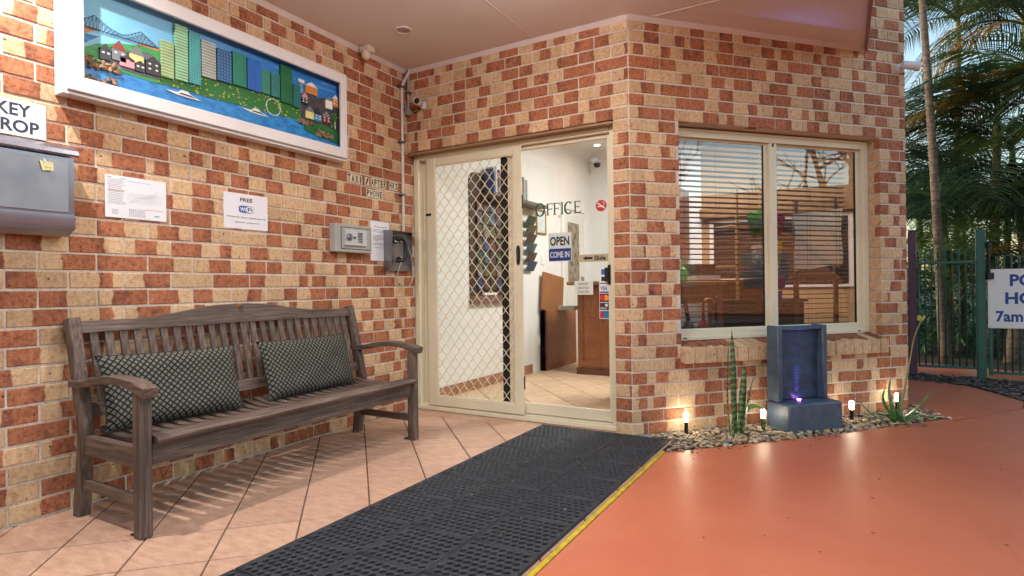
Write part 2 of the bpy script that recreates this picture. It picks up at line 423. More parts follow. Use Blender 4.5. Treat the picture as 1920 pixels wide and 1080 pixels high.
# ---------------------------------------------------------------- brick walls
BH, BP, Z0 = .0745, .086, .0078
_bm = {}
def brick_mesh(L, stuff=False):
    k = round(L * 200)
    if k not in _bm:
        L = k / 200; b = MB().cbox(0, L, 0, .055, 0, BH, .0028)
        b.uv = [(x / .23, (z + y) / .23) for x, y, z in b.v]
        me = b.mesh('brick'); me.materials.append(MB_OBJ); _bm[k] = (me, b, L)
    return _bm[k]
def row_spans(c, s0, s1, off, holes):
    za, zb = Z0 + c * BP, Z0 + c * BP + BH
    cuts = [(s0, s1)]
    for (a, b, lo, hi) in holes:
        if zb > lo + .004 and za < hi - .004:
            new = []
            for p, q in cuts:
                if a > p: new.append((p, min(q, a)))
                if b < q: new.append((max(p, b), q))
            cuts = [(p, q) for p, q in new if q - p > .01]
    out = []
    for p, q in cuts:
        k = math.floor((p - off) / .24) - 1
        while off + k * .24 < q:
            a, b = max(off + k * .24 + .0058, p), min(off + k * .24 + .2342, q)
            if b - a > .028: out.append((a, b))
            k += 1
    return out, za
def lay(wall, rows, F, limit=300, keep=None):
    """rows: (s0, s1, z) bricks of one wall; the largest in view are objects, the rest one mass"""
    items = []
    for (a, b, z) in rows:
        p = wpt(F, (a + b) / 2, 0, z + .04) - CAM
        dz = p.dot(_f); x = p.dot(_r2) / dz if dz > .1 else 9; y = p.dot(_u2) / dz if dz > .1 else 9
        vis = dz > .1 and abs(x) < .90 and abs(y) < .52
        items.append((0 if vis else 1, dz if dz > .1 else 99, a, b, z))
    items.sort()
    rest = MB(); uvs = []; cols = []
    for i, (vis, _, a, b, z) in enumerate(items):
        me, bb, L = brick_mesh(b - a)
        rc = (rng.random(), rng.random(), rng.random(), 1)
        d = -rng.uniform(0, .0022)
        if i < limit and (vis == 0):
            o = bpy.data.objects.new('brick', me); COL.objects.link(o); o.parent = wall
            o.location = (a, d, z + rng.uniform(-.0012, .0012)); o.rotation_euler = (rng.uniform(-.006, .006), rng.uniform(-.004, .004), rng.uniform(-.004, .004)); o.color = rc
        else:
            rest.add([(x + a, y + d, zz + z) for x, y, zz in bb.v], bb.f); uvs += bb.uv; cols += [rc] * len(bb.v)
    if rest.v:
        rest.uv = uvs; me = rest.mesh('brick_courses'); me.materials.append(MB_STUFF)
        at = me.color_attributes.new('rnd', 'FLOAT_COLOR', 'POINT')
        for i, c in enumerate(cols): at.data[i].color = c
        o = obj('brick_courses', me, wall); o['kind'] = 'stuff'
REC = .0048     # raked joint depth
def wall_obj(name, label, F, boxes):
    b = MB()
    for x in boxes: b.box(*x)
    o = b.build(name, MORTAR); o.location = F[0]; o.rotation_euler = (0, 0, F[1])
    return tag(o, label, 'wall')
TOPZ = 2.835
# bench wall (s is world y)
wallA = wall_obj('brick_wall', 'two tone brick wall behind the wooden bench, hung with the long picture', FA, [(-4.6, .16, REC, .11, -.05, TOPZ + .2)])
rows = []
for c in range(34):
    off = -.058 if c % 2 == 0 else .062
    sp, z = row_spans(c, -4.5, .082 if c < 25 else -.003, off, [])
    rows += [(a, b, z) for a, b in sp]
lay(wallA, rows, FA)
# door wall
wallB = wall_obj('brick_wall', 'brick wall around the office doorway, between the bench wall and the window wall', FB,
                 [(0.001, LB - .003, REC, .2, 2.157, TOPZ + .2), (1.812, LB - .003, REC, .11, -.05, 2.157)])
rows = []
for c in range(25, 34):
    off = (1.798 if c % 2 == 0 else 1.678) - 8 * .24
    sp, z = row_spans(c, .004, 1.917, off, [])
    rows += [(a, b, z) for a, b in sp]
for c in range(25): rows.append((1.808, 1.917, Z0 + c * BP))
lay(wallB, rows, FB)
# window wall
LC = 2.456
W0, W1, WZ0, WZ1 = .388, 2.19, .604, 2.157
wallC = wall_obj('brick_wall', 'brick wall holding the wide window above the pebble garden', FC,
                 [(.003, W0 - .004, REC, .2, -.05, WZ1), (W1 + .004, LC - .004, REC, .2, -.05, WZ1), (W0 - .004, W1 + .004, REC, .2, -.05, .50), (.003, LC - .004, REC, .2, WZ1, 4.4)])
rows = []
for c in range(51):
    off = .12 if c % 2 == 0 else 0.0
    if c < 33: sp, z = row_spans(c, .006, LC - .001, off, [(W0, W1, .515, WZ1 - .002)])
    else: sp, z = row_spans(c, 1.8, LC - .001, off, [])
    rows += [(a, b, z) for a, b in sp]
lay(wallC, rows, FC)
# splayed brick sill under the window, each brick on edge
sm = {}
b = MB(); P = [(0, -.052, .478), (0, -.052, .578), (0, .11, .622), (0, .11, .52)]
b.prism(P, (.077, 0, 0)); b.uv = [(z * 1.8 + .2 + y, x / .23) for x, y, z in b.v]
sme = b.mesh('sill_brick'); sme.materials.append(MB_OBJ)
n_s = 21; st = (2.205 - .375) / n_s
for k in range(n_s):
    o = obj('sill_brick', sme, wallC, (.375 + k * st, rng.uniform(-.002, .001), rng.uniform(-.001, .001))); o.color = (rng.uniform(.8, 1), .2, rng.uniform(.97, 1), 1)
MB().box(.378, 2.20, -.044, .108, .484, .572).build('sill_bed', MORTAR, wallC)
# reveal bricks that turn into the window opening on the right
for c in range(7, 25):
    z = Z0 + c * BP
    me, bb, L = brick_mesh(.1)
    o = obj('brick', me, wallC, (W1 + .001, .103, z), (0, 0, R(-90))); o.color = (rng.random(), .2, rng.uniform(.5, 1), 1)
MB().box(W1 + .004, W1 + .02, .004, .1, .6, 2.15).build('reveal_mortar', MORTAR, wallC)
# the wall that turns back from the right end of the window wall
endC = cpt(LC, 0)
FD = (Vector((endC.x, endC.y, 0)), R(90))
wallD = wall_obj('brick_wall', 'brick side wall running back from the corner beside the purple post', FD, [(.01, 2.6, REC - .004, .11, -.05, 4.4)])
rows = []
for c in range(51):
    sp, z = row_spans(c, .004, 2.6, .12 if c % 2 else 0.0, []); rows += [(a, b, z) for a, b in sp]
lay(wallD, rows, FD, 0)

# ---------------------------------------------------------------- soffit, fascia, trims
SOFF = mat('soffit board paint', (228, 221, 218), .55, var=.05, scale=1.5)
TRIM = mat('white trim paint', (222, 212, 208), .5, var=.06)
EX = 3.325
so = MB().prism([(-.12, -6.5, 2.838), (EX, -6.5, 2.838), (EX, 1.60, 2.838), (LB - .07, .09, 2.838), (-.12, .09, 2.838)], (0, 0, .45)).build('soffit', SOFF); tag(so, kind='structure')
for (x0, x1, y0, y1) in ((1.212, 1.222, -6.4, -.03), (2.4, 2.41, -6.4, .07)): MB().box(x0, x1, y0, y1, 2.8355, 2.8385).build('joint_strip', TRIM, so)
MB().box(2.06, EX - .01, .092, .102, 2.8352, 2.8386).build('joint_strip', TRIM, so)
MB().box(2.415, EX - .01, -1.7, -1.69, 2.8352, 2.8386).build('joint_strip', TRIM, so)
FASC = mat('fascia paint', (150, 112, 108), .5, var=.06)
MB().cbox(EX + .001, EX + .024, -6.5, 1.47, 2.80, 3.32, .003).build('fascia', FASC, so)
t_ = MB()
t_.prism([(.001, 0, 2.81), (.03, 0, 2.8375), (.001, 0, 2.8375)], (0, -6.4, 0)); t_.v = [(x, y - .03, z) for x, y, z in t_.v]
t_.prism([(.03, -.001, 2.81), (.03, -.03, 2.8375), (.03, -.001, 2.8375)], (LB - .03, 0, 0))
t_.build('cornice', TRIM, so)
q = MB()
A0, A1 = cpt(-.013, 0), cpt(2.06, 0); n_ = (cpt(0, 1) - cpt(0, 0))
q.prism([A0 + n_ * .001 + Vector((0, 0, 2.81)), A0 + n_ * .03 + Vector((0, 0, 2.8375)), A0 + n_ * .001 + Vector((0, 0, 2.8375))], A1 - A0)
q.build('cornice', TRIM, so)

# ---------------------------------------------------------------- the lobby behind the glass
FZ = .05
PLAS = mat('white lobby plaster', (232, 234, 232), .7, var=.03, scale=2)
LOB = [(.06, .2), (1.8375, .2), (3.46, 1.926), (3.46, 3.85), (.06, 3.85)]
lf = MB().prism([(x, y, -.04) for x, y in LOB], (0, 0, FZ - .0045 + .04)).build('lobby_floor', GROUT); tag(lf, kind='structure')
tile_floor(lf, .1, 2.3, .205, 3.77, FZ, 1.81 - 8 * .42426, .02, TILE_IN, extra=((math.sin(AC), -math.cos(AC), math.sin(AC) * LB - .2),))
lw = MB().box(-.02, .1, .165, 3.9, 0, 2.86).build('lobby_wall_left', PLAS); tag(lw, kind='structure')
SKT = mat('skirting tile', (168, 122, 96), .45, var=.2, scale=8)
for k in range(12):
    y0 = .21 + k * .3
    if y0 + .296 < 2.2: MB().cbox(.101, .110, y0, y0 + .296, FZ, FZ + .1, .002).build('skirting_tile', SKT, lw)
bw = MB().box(.1, 3.6, 3.77, 3.9, 0, 2.86).build('lobby_wall_back', PLAS); tag(bw, kind='structure')
cl = MB().prism([(x, y, 2.86) for x, y in LOB], (0, 0, .42))
cl = cl.build('lobby_ceiling', PLAS); tag(cl, kind='structure')
MB().prism([(.1, .2, 2.77), (.19, .2, 2.86), (.1, .2, 2.86)], (0, 3.57, 0)).build('cornice', PLAS, lw)
MB().prism([(.1, 3.77, 2.77), (.1, 3.68, 2.86), (.1, 3.77, 2.86)], (3.3, 0, 0)).build('cornice', PLAS, bw)
TANW = mat('tan plaster', (170, 138, 98), .7, var=.06)
MB().box(1.62, 3.43, 3.752, 3.768, FZ, 2.76).build('wall_panel', TANW, bw)
rw = MB().box(3.44, 3.49, 1.95, 3.76, 0, 2.86).build('lobby_wall_right', mat('tan plaster', (188, 160, 126), .7, var=.05)); tag(rw, kind='structure')

# ================================================================ doorway (parts of the door wall)
ALU = mat('cream powder coated aluminium', (226, 216, 190), .38, var=.06, scale=3)
GASK = mat('black rubber gasket', (24, 23, 22), .6)
BLACKP = mat('black plastic', (20, 20, 22), .4, var=.2)
GLASS = mat_glass('window glass', (.97, .985, .98, 1), 1.0)
fr = MB()
fr.cbox(.004, .052, .078, .19, 0, 2.15, .003)            # left jamb
fr.cbox(1.752, 1.803, .078, .19, 0, 2.15, .003)          # right jamb
fr.cbox(.052, 1.752, .078, .19, 2.098, 2.15, .003)       # head
fr.cbox(.052, 1.752, .066, .086, 2.112, 2.135, .003)
fr.cbox(.004, 1.803, .068, .2, .002, .035, .004)         # sill track
fr.cbox(.052, 1.752, .098, .112, .035, .05, .002); fr.cbox(.052, 1.752, .13, .19, .035, .052, .002)
fr.build('door_frame', ALU, wallB, angle=30)
MB().cbox(.004, 1.803, .004, .077, 2.1335, 2.151, .002).build('lintel', mat('lintel paint', (150, 118, 86), .5, var=.1), wallB)
# fixed pane on the left, behind the screen
fx = bpy.data.objects.new('fixed_window', None); COL.objects.link(fx); fx.parent = wallB
MB().cbox(.053, .09, .142, .172, .053, 2.097, .003).cbox(.90, .94, .142, .172, .053, 2.097, .003).cbox(.09, .90, .142, .172, .053, .11, .003).cbox(.09, .90, .142, .172, 2.05, 2.097, .003).build('sash', ALU, fx, angle=30)
MB().cbox(.0905, .0965, .1405, .1735, .11, 2.05, .001).build('gasket', GASK, fx)
MB().box(.0966, .8995, .155, .160, .1105, 2.0495).build('pane', GLASS, fx)
# sliding glass door on the right
gd = bpy.data.objects.new('glass_door', None); COL.objects.link(gd); gd.parent = wallB
MB().cbox(.906, 1.004, .112, .14, .053, 2.097, .003).cbox(1.722, 1.7515, .112, .14, .053, 2.097, .003).cbox(1.004, 1.722, .112, .14, .053, .135, .003).cbox(1.004, 1.722, .112, .14, 2.068, 2.097, .003).build('sash', ALU, gd, angle=30)
MB().cbox(.842, .9055, .116, .138, .053, 2.097, .002).build('gasket', GASK, gd)
MB().box(1.0045, 1.7215, .124, .128, .1355, 2.0675).build('pane', GLASS, gd)
MB().cbox(1.72, 1.75, .098, .1115, 1.03, 1.17, .005).cbox(1.70, 1.735, .09, .1115, 1.05, 1.15, .005).build('latch', BLACKP, gd)
GY = .1228
GREEN = mat('green vinyl', (22, 84, 62), .5)
WHITEP = mat('white plastic sheet', (236, 236, 238), .4, var=.03)
INK = mat('black ink', (18, 18, 22), .6)
BLUEV = mat('blue vinyl', (24, 52, 140), .45)
REDV = mat('red vinyl', (196, 34, 44), .45)
# OFFICE, a serif style: drawn strokes
def serif_office():
    b = MB(); H = .088; t = .0125; h = .006
    def bar(x0, z0, x1, z1, w):
        d = Vector((x1 - x0, 0, z1 - z0)).normalized(); n = Vector((-d.z, 0, d.x)) * w / 2
        p, q = Vector((x0, 0, z0)), Vector((x1, 0, z1))
        b.prism([p - n, q - n, q + n, p + n], (0, -.0006, 0))
    def ring(cx, cz, rx, rz, a0, a1, tv, th, n=28):
        for k in range(n):
            aa, ab = R(a0 + (a1 - a0) * k / n), R(a0 + (a1 - a0) * (k + 1) / n)
            w = lambda a: tv * abs(math.cos(a)) + th * abs(math.sin(a))
            o = lambda a: Vector((cx + rx * math.cos(a), 0, cz + rz * math.sin(a))); i = lambda a: Vector((cx + (rx - w(a)) * math.cos(a), 0, cz + (rz - w(a)) * math.sin(a)))
            b.prism([o(aa), o(ab), i(ab), i(aa)], (0, -.0006, 0))
    ring(.046, .046, .046, .052, 0, 360, .015, .008)
    def stem(x): bar(x, 0, x, H, t); bar(x - .014, .002, x + .014, .002, .004); bar(x - .014, H - .002, x + .014, H - .002, .004)
    def F(x, e=False):
        stem(x); bar(x, H - .003, x + .043, H - .003, h); bar(x + .043, H, x + .043, H - .018, .004); bar(x, H * .52, x + .034, H * .52, h); bar(x + .034, H * .62, x + .034, H * .42, .004)
        if e: bar(x, .003, x + .046, .003, h); bar(x + .046, 0, x + .046, .02, .004)
    F(.117); F(.180); stem(.247)
    ring(.304, .044, .040, .048, 50, 310, .014, .008); bar(.330, .07, .330, .092, .004)
    F(.363, True)
    sx = .372 / .41; b.v = [(x * sx, y, z) for x, y, z in b.v]
    return b
o = serif_office().build('lettering', GREEN, gd); o.location = (1.14, GY, 1.555); o['label'] = 'green OFFICE lettering on the glass'
# no smoking disc
ns = MB(); Mx = Matrix.Translation((1.671, GY, 1.594)) @ Matrix.Rotation(R(90), 4, 'X')
ns.lathe([(.041, 0), (.041, .0008)], 28, Mx); ns.build('no_smoking_sticker', REDV, gd)
w = MB()
for ang, L in ((-38, .035),):
    w.box(-L, L, -.0004, .0002, -.004, .004, Matrix.Translation((1.671, GY - .0012, 1.594)) @ Matrix.Rotation(R(-ang), 4, 'Y'))
w.box(1.645, 1.69, GY - .0014, GY - .0009, 1.585, 1.593)
Mk = Matrix.Translation((1.671, GY - .0009, 1.594)) @ Matrix.Rotation(R(90), 4, 'X')
w.tube([(1.69, GY - .0012, 1.60), (1.696, GY - .0012, 1.61), (1.684, GY - .0012, 1.614), (1.69, GY - .0012, 1.624)], .0022, 5)
w.build('no_smoking_mark', WHITEP, gd)
# slide strip
MB().box(1.488, 1.72, GY - .0006, GY, 1.195, 1.249).build('slide_sticker', mat('tan vinyl strip', (186, 172, 140), .5, var=.03), gd)
ar = MB(); ar.prism([(1.525, GY - .0008, 1.222), (1.552, GY - .0008, 1.237), (1.552, GY - .0008, 1.207)], (0, -.0005, 0)); ar.box(1.55, 1.60, GY - .0013, GY - .0008, 1.214, 1.230)
ar.build('slide_arrow', INK, gd)
letter('Slide', INK, gd, 1.612, GY - .001, 1.205, .088, .034, .03)
# payment card stickers
cy = GY - .0006
st = MB().box(1.648, 1.7215, cy, GY, .786, 1.148).build('card_stickers', WHITEP, gd)
def patch(x0, x1, z0, z1, m, dy=.0012, par=gd): return MB().box(x0, x1, GY - dy, GY - dy + .0005, z0, z1).build('card_mark', m, par)
patch(1.665, 1.705, 1.10, 1.14, mat('sky blue ink', (40, 110, 190), .5)); patch(1.665, 1.703, 1.055, 1.085, INK)
patch(1.651, 1.719, 1.035, 1.042, GREEN)
letter('VISA', BLUEV, gd, 1.658, GY - .0018, .988, .052, .03, .02); patch(1.651, 1.719, .970, .980, BLUEV)
patch(1.651, 1.719, .905, .965, mat('navy ink', (34, 34, 70), .5))
for dx, c in ((-.014, (214, 40, 40)), (.014, (240, 150, 40))):
    MB().lathe([(.021, 0), (.021, .0005)], 20, Matrix.Translation((1.685 + dx, GY - .0016 + dx * .01, .936)) @ Matrix.Rotation(R(90), 4, 'X')).build('card_mark', mat('card disc %d' % c[1], c, .5), gd)
patch(1.651, 1.719, .848, .90, mat('maroon ink', (70, 40, 44), .5)); letter('eftpos', WHITEP, gd, 1.654, GY - .0018, .852, .05, .018, .01); letter('e', WHITEP, gd, 1.69, GY - .0018, .872, .022, .022, .03)
patch(1.651, 1.719, .79, .842, mat('teal ink', (40, 120, 170), .5)); patch(1.653, 1.68, .795, .835, REDV, .0016)
# security screen door
sd = bpy.data.objects.new('security_door', None); COL.objects.link(sd); sd.parent = wallB
SX0, SX1, SZ0, SZ1 = .137, 1.046, .044, 2.108
b = MB()
b.cbox(SX0, SX0 + .092, .078, .0965, SZ0, SZ1, .004); b.cbox(SX1 - .070, SX1, .078, .0965, SZ0, SZ1, .004)
b.cbox(SX0 + .092, SX1 - .07, .078, .0965, SZ0, SZ0 + .08, .004); b.cbox(SX0 + .092, SX1 - .07, .078, .0965, SZ1 - .068, SZ1, .004)
b.build('frame', ALU, sd, angle=30)
MX0, MX1, MZ0, MZ1 = SX0 + .092, SX1 - .07, SZ0 + .08, SZ1 - .068
b = MB()
for (x0, x1, z0, z1) in ((MX0, MX0 + .008, MZ0, MZ1), (MX1 - .008, MX1, MZ0, MZ1), (MX0 + .008, MX1 - .008, MZ0, MZ0 + .008), (MX0 + .008, MX1 - .008, MZ1 - .008, MZ1)): b.cbox(x0, x1, .08, .0945, z0, z1, .002)
b.build('bead', ALU, sd)
nw = 17; cw = (MX1 - MX0) / nw; per = .1105
GRIL = mat('cream grille metal', (226, 214, 186), .4, var=.05)
def grille(sgn):
    b = MB(); pts = []
    n = int((MZ1 - MZ0) / per * 10)
    for i in range(n + 1):
        z = MZ0 + .004 + (MZ1 - MZ0 - .008) * i / n; ph = ((z - MZ0) / per) % 1
        tri = 4 * abs(ph - .5) - 1; tri = max(-1, min(1, tri * 1.28))
        pts.append((sgn * tri * (cw / 2 - .001), .0875 + .0012 * sgn, z))
    b.tube(pts, .0031, 4, True, (0, 1, 0)); me = b.mesh('mesh_strand'); me.materials.append(GRIL); return me
g1, g2 = grille(1), grille(-1)
for i in range(nw): obj('mesh_strand', g1 if i % 2 else g2, sd, (MX0 + cw * (i + .5), 0, 0))
hd = MB(); hd.prism([(1.016 + .0145 * math.cos(a), .077, 1.264 + .075 * math.copysign(abs(math.sin(a)) ** .6, math.sin(a))) for a in [2 * math.pi * k / 20 for k in range(20)]], (0, -.012, 0))
hd.build('handle', BLACKP, sd, angle=40)
MB().cbox(1.011, 1.021, .056, .064, 1.225, 1.30, .003).build('lever', mat('dark chrome', (90, 90, 92), .25, .9), sd)
for z in (1.62, .24): MB().cbox(SX1 + .0005, SX1 + .006, .08, .094, z, z + .1, .001).build('buffer', BLACKP, sd)
MB().cbox(SX0 - .006, SX0 + .05, .0715, .0775, 1.625, 1.645, .002).build('latch_plate', BLACKP, sd)

# hanging OPEN sign
osg = thing('open_sign', 'white and blue OPEN COME IN sign hanging inside the glass door', 'sign', (1.235, .15, 1.208))
MB().box(0, .188, 0, .003, 0, .214).build('board', WHITEP, osg)
MB().box(.004, .184, -.0008, 0, .004, .096).build('blue_panel', BLUEV, osg)
letter('OPEN', INK, osg, .014, -.001, .118, .158, .068, .03); letter('COME IN', WHITEP, osg, .014, -.0016, .028, .158, .046, .02)
MB().tube([(.03, .0015, .213), (.094, .0015, .335), (.16, .0015, .213)], .0012, 5).build('string', WHITEP, osg)
MB().lathe([(.012, 0), (.008, .006)], 12, Matrix.Translation((.094, 0, .338)) @ Matrix.Rotation(R(90), 4, 'X')).build('suction_cup', WHITEP, osg)

# ================================================================ lobby furnishings
WOODR = mat_wood('lobby counter veneer', (126, 74, 44), (160, 100, 60), .8, .5, 2)
WOODT = mat_wood('counter top timber', (136, 86, 50), (170, 116, 70), .8, .45, 0)
rc = thing('reception_counter', 'brown timber reception counter with panelled front inside the office', 'counter', (.6, 2.15, FZ))
MB().cbox(0, 1.9, 0, .5, .07, .985, .004).build('body', WOODR, rc); MB().cbox(-.015, 1.915, -.012, .5, 0, .07, .004).build('plinth', mat_wood('dark plinth', (74, 40, 26), (96, 56, 36)), rc)
MB().cbox(-.085, 1.96, -.10, .55, .985, 1.025, .008).build('top', WOODT, rc)
for x0 in (.02, .50, .98, 1.46):
    MB().cbox(x0, x0 + .05, -.014, 0, .09, .97, .003).cbox(x0 + .41, x0 + .46, -.014, 0, .09, .97, .003).cbox(x0 + .05, x0 + .41, -.014, 0, .09, .15, .003).cbox(x0 + .05, x0 + .41, -.014, 0, .91, .97, .003).build('front_panel', WOODR, rc)
sg = thing('paper_notice', 'small white AIRPORT SHUTTLE REGISTER notice on the counter front', 'notice', (.62, 2.034, .93))
MB().box(0, .215, 0, .002, 0, .15).build('sheet', WHITEP, sg)
for i, tx in enumerate(('AIRPORT', 'SHUTTLE', 'REGISTER')): letter(tx, INK, sg, .045, -.001, .105 - .042 * i, .12, .022)
cab = thing('low_cabinet', 'brown timber cabinet with lifted counter flap against the lobby wall', 'cabinet', (.112, 2.19, FZ))
MB().cbox(0, .07, 0, .88, 0, .70, .004).build('body', WOODR, cab); MB().cbox(.0, .08, .0, .02, .0, .70, .003).build('edge', mat_wood('dark plinth', (74, 40, 26), (96, 56, 36)), cab)
fl = MB().cbox(.0, .022, .0, .56, .0, .44, .003).build('flap', WOODT, cab); fl.location = (.03, -.04, .712); fl.rotation_euler = (R(-7), 0, 0)
stk = thing('paper_stack', 'stack of grey folders lying beside the lifted counter flap', 'folders', (.20, 2.5, .74))
for i in range(4): MB().cbox(0, .2, 0, .28, i * .013, i * .013 + .011, .001).build('folder', mat('grey card', (188, 196, 194), .6), stk).rotation_euler = (0, 0, rng.uniform(-.1, .1))
# brochure rack on the left lobby wall, seen through the mesh
rk = thing('brochure_rack', 'dark wall rack full of colourful brochures behind the mesh door', 'rack', (.101, .76, .87))
DARKW = mat_wood('dark stained board', (48, 40, 36), (84, 68, 58))
pr_ = [(0, 0, 0), (0, .70, 0), (0, .70, 1.26), (0, .1, 1.26)] + [(0, .1 - .1 * math.sin(R(a)), 1.16 + .1 * math.cos(R(a))) for a in (30, 60, 90)]
MB().prism(pr_, (.012, 0, 0)).build('backboard', DARKW, rk)
MB().cbox(.012, .05, .0, .70, 0, .07, .003).build('bottom_rail', mat_wood('rack rail', (112, 84, 76), (140, 108, 96)), rk)
MB().cbox(.012, .04, .2, .44, .075, .1, .002).build('label_strip', WHITEP, rk)
brc = [(38, 64, 104), (56, 76, 54), (84, 72, 52), (92, 62, 54), (58, 90, 106), (116, 116, 110), (74, 64, 54), (58, 54, 70), (84, 88, 60)]
for r_ in range(7):
    for c_ in range(5):
        o = MB().cbox(0, .008, 0, .1, 0, .14, .001).build('brochure', mat('brochure %d' % ((r_ * 5 + c_ * 3) % 9), brc[(r_ * 5 + c_ * 3) % 9], .4, var=.65, scale=30), rk)
        o.location = (.03, .10 + c_ * .118, .13 + r_ * .128); o.rotation_euler = (0, R(-9), 0)
sh = thing('wall_shelf', 'narrow dark shelf with upright books on the lobby wall', 'shelf', (.101, .95, 1.905))
MB().cbox(0, .17, 0, 1.17, 0, .035, .003).build('board', mat('shelf grey', (92, 90, 86), .5), sh)
yy = .05
for i in range(26):
    t = rng.uniform(.012, .03); h = rng.uniform(.19, .27)
    if 8 < i < 12: yy += .03; continue
    MB().cbox(.02, .14, yy, yy + t, .036, .036 + h, .001).build('book', mat('book %d' % (i % 6), [(60, 90, 150), (200, 200, 205), (40, 44, 60), (150, 60, 60), (90, 140, 170), (210, 190, 120)][i % 6], .5), sh)
    yy += t + .004
    if yy > 1.1: break
rk2 = thing('brochure_stand', 'row of fanned brochures on the lobby wall right of the mesh door edge', 'brochures', (.101, 1.75, 1.2))
for i in range(6):
    o = MB().cbox(0, .006, 0, .2, 0, .12, .001).build('brochure', mat('brochure %d' % (i * 2 % 9), brc[i * 2 % 9], .4, var=.65, scale=30), rk2); o.location = (.03, .05, .1 * i); o.rotation_euler = (0, R(28), 0)
ce = thing('framed_certificate', 'small certificate in a gilt frame on the lobby wall', 'picture', (.101, 2.13, 1.635))
GILT = mat('gilt frame', (170, 140, 74), .4, .4)
MB().cbox(0, .018, 0, .02, 0, .285, .003).cbox(0, .018, .23, .25, 0, .285, .003).cbox(0, .018, .02, .23, 0, .02, .003).cbox(0, .018, .02, .23, .265, .285, .003).build('frame', GILT, ce)
MB().box(.001, .008, .02, .23, .02, .265).build('sheet', mat('certificate paper', (206, 222, 224), .5, var=.15, scale=20), ce)
ld = thing('lobby_door', 'white inner door with a tall window in the lobby wall', 'door', (.101, 2.80, FZ))
MB().cbox(0, .03, 0, .07, 0, 2.04, .003).cbox(0, .03, .72, .80, 0, 2.04, .003).cbox(0, .03, .07, .72, 1.96, 2.04, .003).build('frame', PLAS, ld)
MB().cbox(0, .012, .07, .72, 0, 1.955, .003).build('leaf', mat('inner door paint', (224, 226, 222), .45, var=.03), ld)
MB().cbox(.012, .018, .20, .55, 1.02, 1.80, .002).build('pane', mat('curtained pane', (140, 128, 108), .3, var=.5, scale=12), ld)
MB().cbox(.012, .03, .62, .68, .98, 1.1, .003).build('lock', mat('satin metal', (150, 150, 150), .35, .8), ld)
for (y, z, n_) in ((2.60, 1.28, 'light_switch'), (2.50, .34, 'power_outlet')):
    o = thing(n_, 'white wall switch plate beside the folders' if z > 1 else 'white power outlet low on the lobby wall', 'switch' if z > 1 else 'outlet', (.101, y - .35, z))
    MB().cbox(0, .01, 0, .09, 0, .12, .003).build('plate', WHITEP, o); MB().cbox(.01, .014, .03, .06, .04, .08, .002).build('rocker', WHITEP, o)
cm = thing('dome_camera', 'small white camera high in the lobby corner', 'camera', (.25, 3.60, 2.62))
MB().lathe([(.03, 0), (.05, .02), (.05, .06)], 16, Matrix.Translation((0, 0, .08))).build('mount', WHITEP, cm); MB().lathe([(.001, -.03), (.032, -.022), (.045, .0), (.045, .03)], 16, Matrix.Translation((.05, -.03, .03))).build('lens', BLACKP, cm)
MB().tube([(0, 0, .1), (.03, -.01, .06), (.05, -.03, .05)], .012, 6).build('arm', WHITEP, cm)
hc = thing('key_cabinet', 'tall brown cabinet at the right of the lobby, half hidden by the door jamb', 'cabinet', (.98, 3.3, 1.35)); MB().cbox(0, .5, 0, .4, 0, .85, .004).build('body', WOODR, hc); MB().cbox(.02, .48, -.014, 0, .02, .83, .003).build('door', WOODT, hc)
# lobby ceiling lights: first is the office lamp, second an added, unseen fill
for (lx, ly, pw_, lab_) in ((2.05, 1.7, 23, 'flush panel light on the lobby ceiling behind the window'), (1.75, 2.6, 12, 'added unseen fill panel on the lobby ceiling by the inner door')):
  lc = thing('lobby_light', lab_, 'light', (lx, ly, 2.852), 0, 'lobby ceiling panels')
  MB().cbox(-.32, .32, -.32, .32, -.02, .006, .004).build('frame', TRIM, lc); MB().box(-.29, .29, -.29, .29, -.024, -.0205).build('diffuser', mat_emit('lobby diffuser', (255, 250, 240), 3), lc)
  ld_ = bpy.data.lights.new('lobby_lamp', 'AREA'); ld_.shape = 'SQUARE'; ld_.size = .6; ld_.energy = pw_; ld_.color = (1, .97, .92)
  lo = bpy.data.objects.new('lobby_lamp', ld_); COL.objects.link(lo); lo.parent = lc; lo.location = (0, 0, -.03)

# ================================================================ window (part of the window wall)
wi = bpy.data.objects.new('window', None); COL.objects.link(wi); wi.parent = wallC
FY = .104       # outer face of the frame, behind the brick face
fz0, fz1 = .626, 2.146
b = MB()
b.cbox(W0 + .002, W0 + .05, FY, FY + .075, fz0, fz1, .003); b.cbox(2.126, W1 - .002, FY, FY + .075, fz0, fz1, .003)
b.cbox(W0 + .05, 2.126, FY, FY + .075, 2.083, fz1, .003); b.cbox(W0 + .05, 2.126, FY, FY + .075, fz0, .688, .003)
b.cbox(W0 + .05, 2.126, FY - .012, FY, fz0 - .004, .650, .003); b.cbox(W0 + .05, 2.126, FY - .008, FY, 2.125, 2.142, .003)
b.build('frame', ALU, wi, angle=30)
MB().cbox(1.236, 1.302, FY + .004, FY + .07, .688, 2.083, .003).build('mullion', ALU, wi, angle=30)
for (a, c, m_) in ((W0 + .05, 1.236, .03), (1.302, 2.126, .034)):
    s_ = MB(); y0, y1 = FY + m_, FY + m_ + .02
    s_.cbox(a, a + .012, y0, y1, .688, 2.083, .002); s_.cbox(c - .030, c, y0, y1, .688, 2.083, .002); s_.cbox(a + .012, c - .03, y0, y1, .688, .702, .002); s_.cbox(a + .012, c - .03, y0, y1, 2.068, 2.083, .002)
    s_.build('sash', ALU, wi)
    MB().cbox(c - .0375, c - .0305, y0 + .002, y1 - .002, .70, 2.07, .001).build('gasket', GASK, wi)
    MB().box(a + .0125, c - .0305, y0 + .008, y0 + .012, .7025, 2.0675).build('pane', mat_glass('tinted glass', (.9, .9, .92, 1), 3.0), wi)
